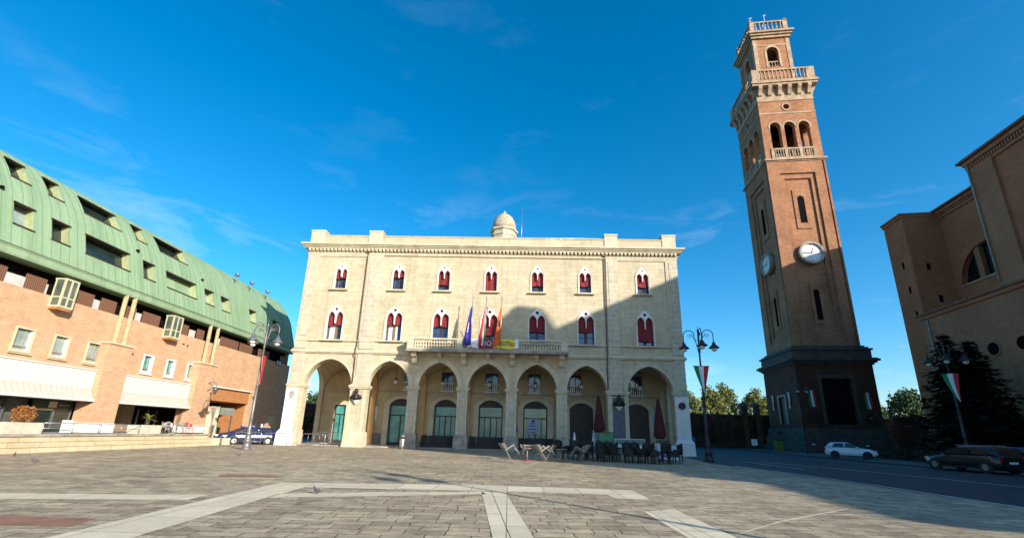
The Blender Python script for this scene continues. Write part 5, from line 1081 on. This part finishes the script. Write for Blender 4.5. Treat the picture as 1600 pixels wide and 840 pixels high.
# dark conifer before the church
t = thing('conifer', 'large dark conifer with two tops in front of the church', 'tree', (40.6, 39.6, 0)); rnd = random.Random(8); m = MB(); m.tube([(0, 0, 0), (0, 0, 11)], [.3, .05], 8); m.tube([(1.1, -.6, 2), (1.3, -.7, 10)], [.16, .04], 7); m.build('trunk', bark, t); m = MB()
for (ox, oy, H, RR) in ((0, 0, 11.7, 4.1), (1.3, -.8, 11.0, 3.9)):
    for lv in range(30):
        f = lv/30; z = .9 + (H-.9)*f; rr = RR*(1-f)**.78 + .12; nb = int(9 - 4*f)
        for b in range(nb):
            a = lv*1.3 + b*6.283/nb + rnd.uniform(-.3, .3); L = rr*rnd.uniform(.65, 1.12); nn = max(3, int(L*6))
            for q in range(nn):
                s = (q+.5)/nn*L; dz = -.26*s + .05*s*s
                for e in range(5):
                    p = Vector((ox+math.cos(a)*s, oy+math.sin(a)*s, z+dz)) + Vector((rnd.gauss(0, .14), rnd.gauss(0, .14), rnd.gauss(0, .10))); aa = a + rnd.uniform(-1, 1); lv_ = rnd.uniform(.24, .5)
                    d = Vector((math.cos(aa), math.sin(aa), -.2+rnd.uniform(-.3, .3)))*lv_; w = Vector((-math.sin(aa), math.cos(aa), rnd.uniform(-.4, .4)))*.13; m.add([p-d*.3, p+w, p+d, p-w], [(0, 1, 2, 3)])
m.build('crown', leaf_dk, t, recalc=False)
t = thing('hedge', 'low dark clipped hedge along the foot of the church', 'hedge', (36.5, 34, 0), R(81)); m = MB(); rnd = random.Random(2)
m.box(-14, -.5, 0, 14, .5, 1.0, 0)
for k in range(5000):
    p = Vector((rnd.uniform(-14.1, 14.1), rnd.choice((-1, 1))*rnd.uniform(.42, .62) if rnd.random() < .6 else rnd.uniform(-.6, .6), rnd.uniform(.05, 1.15))); a = Vector((rnd.gauss(0, 1), rnd.gauss(0, 1), rnd.gauss(0, 1))).normalized()*.11; b = a.cross(Vector((rnd.gauss(0, 1), 1, 0))).normalized()*.07; m.add([p-a, p-b, p+a, p+b], [(0, 1, 2, 3)])
m.build('foliage', leaf_ivy, t, recalc=False)

# ------------------------------------------------------------------ street lamps
def lamp_parts(t, mat, rz0=0, H=9.55, pen=None, arms=(0, 90, 180), s=1):
    m = MB(); m.lathe((0, 0, 0), [(.34, 0), (.34, .10), (.27, .14), (.25, .55), (.29, .60), (.21, .68), (.17, 1.05), (.20, 1.10), (.13, 1.18), (.11, 2.1), (.14, 2.15), (.10, 2.2), (.085, 4.4), (.11, 4.45), (.075, 4.5), (.06, H-1.9), (.09, H-1.85), (.055, H-1.8), (.045, H-.25), (.08, H-.2), (.03, H-.1), (.0, H+.3)], 12); m.build('post', mat, t)
    for a in arms:
        a = R(a) + rz0; ca, sa = math.cos(a), math.sin(a); P = lambda r, z: (ca*r, sa*r, z)
        m = MB(); m.tube([P(.04, H-1.9), P(.16, H-1.2), P(.30, H-.62)] + [P(.66 - .38*math.cos(q*math.pi/8), H-.52 + .38*math.sin(q*math.pi/8)) for q in range(9)] + [P(1.04, H-.75), P(1.04, H-.98)], .032, 7)
        m.tube([P(.62 + .17*(1-q/14)*math.cos(q*.75+2.4), H-.55 + .17*(1-q/14)*math.sin(q*.75+2.4)) for q in range(12)], .018, 5); m.tube([P(.05, H-1.0), P(.3, H-.75), P(.5, H-.42)], .018, 5); m.build('arm', mat, t)
        m = MB(); m.lathe(P(1.04, H-1.55), [(.37, 0), (.38, .03), (.30, .12), (.15, .26), (.12, .40), (.05, .47), (.04, .58)], 14); sh = m.build('lantern_shade', mat, t)
        m = MB(); m.lathe(P(1.04, H-1.80), [(.05, 0), (.16, .06), (.19, .16), (.17, .26)], 12); m.build('lantern_glass', opal, sh)
def lamp(label, loc, mat, rz=0, H=9.55, arms=(0, 90, 180), group='three armed street lamps round the square'):
    t = thing('street_lamp', label, 'street lamp', loc, 0, group); lamp_parts(t, mat, rz, H, None, arms); return t
lamp('grey street lamp standing before the brick building, beside the patrol cars', (-18.26, 31.67, 0), grey_iron, R(-12), 9.1, (0, 180, 262))
lamp('black street lamp at the road edge just right of the palace corner', (14.1, 31.9, 0), iron, R(-16), 9.6, (0, 180, 275))
lamp('black street lamp half lost in the dark conifer', (34.4, 33.7, 0), iron, R(-45), 9.4, (0, 180, 270))
lamp('black street lamp in front of the left corner of the bell tower', (37.9, 57.5, 0), iron, R(-30), 9.4, (0, 180, 270))
lamp('black street lamp to the right of the camera whose long thin shadow crosses the paving', (11.75, .05, 0), iron, R(-47), 9.5, (0, 180, 270))
def pennant(label, x, y, z0, z1, wt, rz, thr=(4, 8), curl=.06):
    t = thing('pennant', label, 'flag', (x, y, z1), rz, 'tricolour pennants on the street lamps'); m = MB(); K = 12; N = 10; h = z1 - z0
    def pt(k, i):
        g = k/K - .5; f = i/N; w = wt*(1-f)**.9 + .10*f; return (g*w + curl*f*f, -.12 + .05*math.sin(g*7 + f*3)*f, -h*f)
    for k in range(K):
        for i in range(N): m.add([pt(k, i), pt(k+1, i), pt(k+1, i+1), pt(k, i+1)], [(0, 1, 2, 3)], 0 if k < thr[0] else (1 if k < thr[1] else 2), True)
    c = m.build('flag_cloth', [flag_g, flag_w, flag_r], t, recalc=False); b = bmesh.new(); b.from_mesh(c.data); bmesh.ops.remove_doubles(b, verts=b.verts, dist=1e-4); b.to_mesh(c.data); b.free()
    m = MB(); m.tube([(-wt*.55, -.1, .02), (wt*.55, -.1, .02)], .02, 6); m.box(-.07, -.1, -.04, .07, .06, .06); m.build('crossbar', iron, t); return t
pennant('tapering tricolour pennant on the street lamp right of the palace corner', 14.1, 31.9, 4.85, 6.7, 1.10, R(-8), (4, 8))
pennant('tapering tricolour pennant on the street lamp before the dark conifer', 34.2, 33.5, 4.75, 6.9, .95, R(-42), (4, 8), .22)
pennant('tricolour pennant seen almost edge on, showing red, on the grey left street lamp', -18.26, 31.67, 4.5, 6.6, .95, R(104), (0, 1), -.12)

# ------------------------------------------------------------------ cars
def loft(m, rings, mi=0, smooth=True, cap=True):
    k = len(rings[0]); vs = [p for r in rings for p in r]
    m.add(vs, [(i*k+j, i*k+(j+1) % k, (i+1)*k+(j+1) % k, (i+1)*k+j) for i in range(len(rings)-1) for j in range(k)], mi, smooth)
    if cap: m.add(rings[0], [tuple(range(k))], mi); m.add(rings[-1], [tuple(range(k))[::-1]], mi)
def car(name, label, loc, rz, col, L=4.1, kind='hatch', group=None, extras=None, H=1.52):
    t = thing(name, label, 'car', loc, rz, group)     # x = 0 rear .. L front is +x
    hw = .86
    if kind == 'estate': st = [(0, .74, .42, .90), (.08, .82, .26, .98), (.5, .86, .20, 1.0), (1.5, .88, .2, .98), (2.6, .88, .2, .96), (L-1.25, .87, .2, .93), (L-.7, .85, .2, .85), (L-.2, .80, .24, .70), (L, .66, .36, .58)]
    else: st = [(0, .72, .42, .88), (.08, .80, .28, 1.0), (.5, .86, .22, 1.02), (1.4, .88, .22, 1.0), (2.4, .88, .22, .98), (L-1.2, .87, .22, .96), (L-.65, .85, .22, .90), (L-.18, .80, .26, .76), (L, .66, .38, .62)]
    m = MB(); rings = []
    for x, w, z0, z1 in st:
        zm = z0 + (z1-z0)*.5; rings.append([(x, -w*.9, z0), (x, -w, z0+.1), (x, -w*1.0, zm), (x, -w*.97, z1-.08), (x, -w*.88, z1), (x, 0, z1+.03), (x, w*.88, z1), (x, w*.97, z1-.08), (x, w, zm), (x, w, z0+.1), (x, w*.9, z0)])
    loft(m, rings)
    rx = .55 if kind == 'estate' else .62
    cab = [(.10, .78, .99, .70, 1.02), (rx*.55, .79, 1.0, .64, H-.18), (rx, .79, 1.0, .60, H-.04), (1.6, .80, .98, .61, H), (L-2.25, .80, .96, .60, H-.03), (L-1.75, .79, .94, .64, H-.24), (L-1.05, .78, .92, .74, .95)]
    rings = [[(x, -w0, z0), (x, -w1-.02, z1-.06), (x, -w1+.08, z1), (x, w1-.08, z1), (x, w1+.02, z1-.06), (x, w0, z0)] for x, w0, z0, w1, z1 in cab]; loft(m, rings)
    b = m.build('body', col, t)
    gl = glassy('car_glass', (.010, .012, .016), .05, .9) if 'car_glass' not in MATS else MATS['car_glass']
    def side(z, x):   # half width of the cabin side at height z
        f = (z - 1.0)/(H - 1.0); return .80 - .17*f + .012
    for sgn in (-1, 1):
        for q in ([(.62, 1.03), (1.55, 1.03), (1.55, H-.10), (.86, H-.11)], [(1.65, 1.03), (L-1.22, 1.0), (L-1.72, H-.22), (L-2.2, H-.11), (1.65, H-.10)]):
            m = MB(); m.add([(x, sgn*side(z, x), z) for x, z in q], [tuple(range(len(q)))]); m.build('side_window', gl, t, recalc=False)
        if kind == 'estate': m = MB(); m.add([(x, sgn*side(z, x), z) for x, z in [(.34, 1.05), (.54, 1.05), (.76, H-.12), (.5, H-.14)]], [(0, 1, 2, 3)]); m.build('side_window', gl, t, recalc=False)
    m = MB(); a = (L-1.14, .93+.05); c = (L-2.16, H-.055); m.add([(a[0]+.012, -.69, a[1]), (a[0]+.012, .69, a[1]), (L-1.75+.03, .60, H-.20), (c[0]+.02, .53, c[1]+.01), (c[0]+.02, -.53, c[1]+.01), (L-1.75+.03, -.60, H-.20)], [tuple(range(6))]); m.build('windscreen', gl, t, recalc=False)
    m = MB(); m.add([(.13, -.62, 1.06), (.13, .62, 1.06), (rx*.55-.02, .56, H-.20), (rx*.55-.02, -.56, H-.20)], [(0, 1, 2, 3)]); m.build('rear_window', gl, t, recalc=False)
    for sx in (.78, L-.80):
        for sy in (-1, 1):
            m = MB(); m.tube([(sx, sy*.80, .33), (sx, sy*.895, .33)], .385, 20, 0); m.build('wheel_arch', tyre_m, t)
            m = MB(); m.tube([(sx, sy*.66, .32), (sx, sy*.72, .32), (sx, sy*.88, .32), (sx, sy*.915, .32)], [.27, .32, .32, .28], 20); w = m.build('wheel', tyre_m, t)
            m = MB(); m.tube([(sx, sy*.90, .32), (sx, sy*.925, .32)], [.20, .19], 14)
            for k in range(5): a = k*1.2566; m.box(sx+.11*math.cos(a)-.03, sy*.915, .32+.11*math.sin(a)-.03, sx+.11*math.cos(a)+.03, sy*.932, .32+.11*math.sin(a)+.03)
            m.build('rim', chrome if col is not car_white else tyre_m, w)
    for sy in (-1, 1):
        m = MB(); m.taper(L-.30, min(sy*.48, sy*.76), L-.03, max(sy*.48, sy*.76), .64, .77, .03); m.build('headlight', lampglass, t)
        m = MB(); m.box(-.015, min(sy*.56, sy*.76), .72, .10, max(sy*.56, sy*.76), .95); m.build('tail_light', redlamp, t)
        m = MB(); m.box(L-1.62, min(sy*.84, sy*1.0), .96, L-1.42, max(sy*.84, sy*1.0), 1.09); m.build('mirror', col, t)
    B('grille', tyre_m, t, (L-.10, -.46, .50, L+.012, .46, .66)); B('front_bumper', tyre_m, t, (L-.16, -.7, .26, L-.035, .7, .40)); B('sill', tyre_m, t, (1.2, -.885, .2, L-1.25, .885, .30))
    B('number_plate', white_pt, t, (L+.005, -.26, .40, L+.025, .26, .50), (-.02, -.26, .55, -.003, .26, .66))
    if extras: extras(t, L, H)
    return t
car('parked_car', 'white hatchback parked at the foot of the bell tower', (31.9, 45.5, .05), R(-35), car_white, 4.08, 'hatch', None, lambda t, L, H: B('roof_rail', tyre_m, t, (.9, -.58, H+.0, 2.1, -.54, H+.05), (.9, .54, H, 2.1, .58, H+.05)))
car('parked_car', 'black estate car parked along the hedge before the conifer', (29.0, 26.0, .05), R(92), car_black, 4.6, 'estate', None, lambda t, L, H: B('roof_rail', chrome, t, (.7, -.60, H+.0, 2.5, -.56, H+.06), (.7, .56, H, 2.5, .60, H+.06)), 1.50)
car('parked_car', 'dark blue car behind the black estate, cut by the right edge of the picture', (32.6, 27.3, .05), R(88), car_navy, 4.3, 'hatch')
def patrol(t, L, H):
    B('side_stripe', white_pt, t, (.5, -.888, .62, L-.9, -.884, .80), (.5, .884, .62, L-.9, .888, .80)); B('bonnet_stripe', white_pt, t, (L-.62, -.62, .62, L+.02, .62, .70) if 0 else (L-.035, -.60, .66, L+.016, .60, .74))
    o = B('light_bar', bluebin, t, (L-2.3, -.5, H-.02, L-2.08, .5, H+.10)); B('bar_foot', white_pt, o, (L-2.28, -.2, H+.02, L-2.1, .2, H+.115))
g = 'dark blue patrol cars before the portal'
car('patrol_car', 'dark blue patrol car with white stripes, the nearer one beside the grey street lamp', (-21.7, 42.1, 0), R(218), car_navy, 4.2, 'hatch', g, lambda t, L, H: (patrol(t, L, H), B('roof_sign', white_pt, t, (1.3, -.3, H, 1.42, .3, H+.3)))[0], 1.5)
car('patrol_car', 'dark blue patrol car with white stripes, the farther one beside the portal lobby', (-24.3, 44.9, 0), R(220), car_navy, 4.2, 'hatch', g, patrol, 1.5)
car('parked_car', 'blue car standing far beyond the palace, seen through the left end arch', (-36.5, 66, .0), R(20), car_blue, 4.2, 'hatch')
t = thing('waste_container', 'blue waste container at the palace corner by the road', 'container', (24.2, 61, .05), R(-10)); m = MB(); m.taper(-.85, -.6, .85, .6, .2, 1.35, -.08); m.build('body', bluebin, t); m = MB(); m.prism([(-.7, 1.36), (-.3, 1.6), (.4, 1.62), (.7, 1.4)], -.95, .95); m.build('lid', bluebin, t)
for sx in (-.7, .7):
    m = MB(); m.tube([(sx, -.4, .12), (sx+.06, -.4, .12)], .12, 10); m.tube([(sx, .4, .12), (sx+.06, .4, .12)], .12, 10); m.build('wheel', tyre_m, t)
t = thing('road_sign', 'small white road sign on a short post before the embankment wall', 'sign', (41, 75, .05), R(-20)); B('board', white_pt, t, (-.45, -.03, .55, .45, .03, 1.6)); m = MB(); m.tube([(0, .05, 0), (0, .05, 1.6)], .05, 6); m.build('post', steel, t)
t = thing('litter_bin', 'yellow green bin standing left of the tower steps', 'bin', (37.5, 62.5, .05), 0); m = MB(); m.taper(-.4, -.4, .4, .4, .1, 1.5, -.06); m.build('body', hivis, t); m = MB(); m.box(-.5, -.5, 1.5, .5, .5, 1.62); m.build('lid', bronze, t)

# ------------------------------------------------------------------ cafe in front of the arcade
def parasol(label, x, y, H=4.4):
    t = thing('parasol', label, 'parasol', (x, y, 0), 0, 'closed red parasols of the cafe'); m = MB(); m.lathe((0, 0, 0), [(.35, 0), (.35, .08), (.06, .12), (.03, .2), (.03, H)], 12); m.build('pole', darkwood, t)
    m = MB(); N = 20; vs = []; pr = [(.05, H+.08), (.09, H-.05), (.17, H-.6), (.26, H-1.4), (.35, H-2.2), (.37, H-2.5), (.22, H-2.65)]
    for r, z in pr:
        for k in range(N): a = 2*math.pi*k/N; q = r*(1 + .16*(1 if k % 2 else -1)*(r > .08)); vs.append((q*math.cos(a), q*math.sin(a), z + (.08*math.sin(k*2.1) if z < H-2.3 else 0)))
    m.add(vs, [(i*N+k, i*N+(k+1) % N, (i+1)*N+(k+1) % N, (i+1)*N+k) for i in range(len(pr)-1) for k in range(N)], 0, True); m.tube([(.24*math.cos(a*.5), .24*math.sin(a*.5), H-1.55) for a in range(14)], .02, 5); m.build('canopy', umb_red, t); return t
parasol('tall closed dark red parasol, left of the slate niche pier', 6.75, 33.4, 4.45); parasol('tall closed dark red parasol before the right end arch', 10.55, 31.3, 4.15)
def small_parasol(label, x, y, h):
    t = thing('small_parasol', label, 'parasol', (x, y, 0), 0, 'small pale closed parasols of the cafe'); m = MB(); m.lathe((0, 0, 0), [(.26, 0), (.26, .1), (.03, .14), (.025, h)], 10); m.build('pole', white_pt, t); m = MB(); m.lathe((0, 0, h-1.35), [(.24, 0), (.20, .25), (.12, .8), (.06, 1.25), (.0, 1.4)], 12); m.build('canopy', umb_pale, t)
small_parasol('small pale closed parasol before the second arch from the right', 5.0, 34.2, 1.75); small_parasol('small pale closed parasol beside the left tall red parasol', 6.45, 34.0, 2.0)
c0 = None; rnd = random.Random(33); cnt = 0
def place_chair(lab, x, y, rz, z=0, rot=None):
    global c0
    if c0 is None: c0 = chair_mesh(lab, wicker, (x, y, z), rz, 'dark wicker cafe chairs'); return c0
    return dup(c0, lab, (x, y, z), rz, rot)
SPOT = [(4.5, 29.6), (6.0, 29.0), (7.5, 28.4), (9.0, 27.9), (5.4, 31.6), (7.0, 30.7), (8.6, 29.9), (10.2, 29.0), (3.8, 32.3)]
WH = ['by the pale tipped chairs', 'before the green board', 'before the pale banner', 'nearest the road', 'by the small parasol', 'between both red parasols', 'under the right parasol', 'by the white boxes', 'closest to the columns']
tab0 = None
for (x, y), wh in zip(SPOT, WH):
    lab = 'dark round cafe table ' + wh
    if tab0 is None: tab0 = table_mesh(lab, wicker, darkwood, (x, y, 0), 'dark cafe tables')
    else: dup(tab0, lab, (x, y, 0))
    for k, pos in enumerate(('left', 'right', 'near side', 'far side')):
        a = k*math.pi/2 + rnd.uniform(-.35, .35) + math.pi*(k == 1) - (math.pi/2 if 0 else 0)
        a = (math.pi, 0, -math.pi/2, math.pi/2)[k] + rnd.uniform(-.35, .35); r = rnd.uniform(.62, .78)
        for lv in range(3 if k in (1, 3) else 1):
            place_chair('dark wicker chair %s %s of the table %s' % (('at the', 'stacked second', 'stacked topmost')[lv], pos, wh), x + math.cos(a)*r, y + math.sin(a)*r, a - math.pi/2 + .05*lv, .19*lv)
# chairs and low dark benches inside the portico, between the columns
for lab, a, b in (('long dark bench with padded back between the second and third columns', -4.7, -.1 if 0 else -4.1), ):
    pass
b0 = None
for lab, u0, y in (('dark low bench in the portico behind the third arch from the left', -6.72, 1.6), ('dark low bench in the portico behind the middle arch', -2.1, 1.2), ('dark low bench in the portico behind the third arch from the right', 2.5, 1.2), ('dark low bench in the portico behind the second arch from the right', 7.1, 1.2)):
    if b0 is None:
        b0 = thing('bench', lab, 'bench', PW(u0, y, .12), PA, 'dark benches in the portico'); B('seat', wicker, b0, (-1.65, -.3, .36, 1.65, .3, .46)); m = MB()
        for k in range(5): m.prism([(.22, .46), (.30, .46), (.38, 1.02), (.30, 1.05)], -1.64+.66*k, -1.64+.66*k+.62)
        m.build('backrest', wicker, b0); B('front_panel', wicker, b0, (-1.6, -.28, .06, 1.6, -.24, .36))
        for x in (-1.5, 1.5): B('leg', wicker, b0, (x-.05, -.2, 0, x+.05, .25, .36))
    else: dup(b0, lab, PW(u0, y, .12), PA)
# tipped pale chairs leaning on small tables at the edge of the sun
pt = None
for lab, x, y in (('small red footed table between the left pair of tipped pale chairs', 1.15, 27.7), ('small red footed table between the right pair of tipped pale chairs', 3.2, 27.4)):
    if pt is None: pt = table_mesh(lab, palechair, redplastic, (x, y, 0), 'small tables between the tipped chairs')
    else: dup(pt, lab, (x, y, 0))
p0 = chair_mesh('pale chair tipped to the left of the left red footed table', palechair, (.40, 27.75, .2), 0, 'pale chairs tipped against the tables', 'cafe_chair', (R(-32), R(8), R(90))); p0.scale = (1.4, 1.4, 1.4)
dup(p0, 'pale chair tipped to the right of the left red footed table', (1.95, 27.6, .2), 0, (R(-34), R(-6), R(-80)), 1.4); dup(p0, 'pale chair tipped to the left of the right red footed table', (2.5, 27.45, .2), 0, (R(-33), R(6), R(96)), 1.4); dup(p0, 'pale chair tipped to the right of the right red footed table', (4.0, 27.3, .2), 0, (R(-30), R(-8), R(-86)), 1.4); dup(p0, 'pale chair tipped far side of the left red footed table', (1.3, 28.5, .2), 0, (R(-36), 0, R(10)), 1.4)
t = thing('menu_board', 'green menu board with a round white mark beside the left red parasol', 'sign', (7.15, 33.0, 0), R(-8)); B('board', greenboard, t, (-.52, -.04, .25, .52, .04, 1.75)); m = MB(); m.plate(circ(.18, .85, .2, 18), [circ(.18, .85, .09, 14)], -.055, -.042); m.build('mark', white_pt, t); B('frame', dgreen, t, (-.56, -.05, .2, -.52, .05, 1.8), (.52, -.05, .2, .56, .05, 1.8), (-.56, -.05, 1.76, .56, .05, 1.84)); B('leg', dgreen, t, (-.5, -.05, 0, -.42, .4, .25), (.42, -.05, 0, .5, .4, .25))
t = thing('cafe_screen', 'low pale green and white screen before the slate niche pier', 'screen', (8.7, 32.4, 0), R(-8)); m = MB(); N = 8
for k in range(N): a, b = -1.05+2.1*k/N, -1.05+2.1*(k+1)/N; m.add([(a, 0, .72+.05*math.sin(k)), (b, 0, .72+.05*math.sin(k+1)), (b, 0, 1.0), (a, 0, 1.0)], [(0, 1, 2, 3)], 1); m.add([(a, 0, 1.0), (b, 0, 1.0), (b, 0, 1.36), (a, 0, 1.36)], [(0, 1, 2, 3)], 0)
m.build('cloth', [plain('screen_green', (.12, .22, .20), .8), white_pt], t, recalc=False); B('frame', steel, t, (-1.08, -.02, 0, -1.04, .02, 1.4), (1.04, -.02, 0, 1.08, .02, 1.4), (-1.08, -.02, 1.36, 1.08, .02, 1.4))
shrub('low leafy potted plant between the green menu board and the pale screen', (7.9, 33.4, .45), .42, leaf_g, 41, 'potted_plant')
x0 = None
for lab, x, y, rz, s in (('white storage box under the right red parasol, left one', 10.95, 32.6, .1, 1), ('white storage box under the right red parasol, right one', 11.75, 32.2, -.2, .9)):
    if x0 is None:
        x0 = thing('storage_box', lab, 'box', (x, y, 0), rz, 'white storage boxes of the cafe'); B('crate', umb_pale, x0, (-.34, -.3, .05, .34, .3, 1.05)); B('lid', umb_pale, x0, (-.37, -.33, 1.05, .37, .33, 1.14)); B('foot', iron, x0, (-.3, -.26, 0, -.2, .26, .05), (.2, -.26, 0, .3, .26, .05))
    else: dup(x0, lab, (x, y, 0), rz, None, s)
plaque('notice', 'blue and white poster on the portico wall behind the right end arch', 14.75, 3.0, .75, 1.3, plain('poster_blue', (.18, .3, .6), .6), 3, 4.5); plaque('notice', 'pale poster in the door glass of the third arch from the right', 2.3, 2.3, .95, 1.45, plain('poster_pale', (.35, .45, .7), .6), 4, 4.6); plaque('notice', 'narrow pale notice on the pier side behind the third arch from the right', 5.0, 2.9, .45, 1.3, white_pt, 3, 4.5); plaque('notice', 'small blue notice beside the door of the third arch from the right', .5, 2.0, .55, .6, plain('notice_blue', (.08, .14, .35), .6), 2, 4.5)
# pigeons
def pigeon(label, x, y, rz, first=None):
    t = thing('pigeon', label, 'pigeon', (x, y, .005), rz, 'pigeons on the paving'); m = MB()
    m.tube([(-.20, 0, .10), (-.12, 0, .11), (-.04, 0, .12), (.05, 0, .125), (.10, 0, .15), (.125, 0, .20), (.14, 0, .235), (.165, 0, .235), (.195, 0, .225)], [.015, .03, .06, .065, .05, .032, .034, .026, .004], 10); m.build('body', pigeon_m, t)
    for s in (-1, 1):
        m = MB(); m.tube([(.0, s*.025, .08), (.01, s*.028, .0)], .007, 5); m.tube([(-.01, s*.028, .004), (.04, s*.03, .004)], .006, 4); m.build('leg', redplastic, t)
    t.scale = (.72,)*3; return t
g0 = pigeon('pigeon on the pale stone band left of the middle of the square', -4.75, 11.65, 2.9)
dup(g0, 'pigeon near the foot of the grey left street lamp', (-14.7, 24.9, .005), .5); dup(g0, 'pigeon nearest the terrace wall at the left', (-22.2, 20.6, .005), 2.2); dup(g0, 'pigeon on the thin pale joint line at the left', (-18.3, 17.8, .005), 4.0)
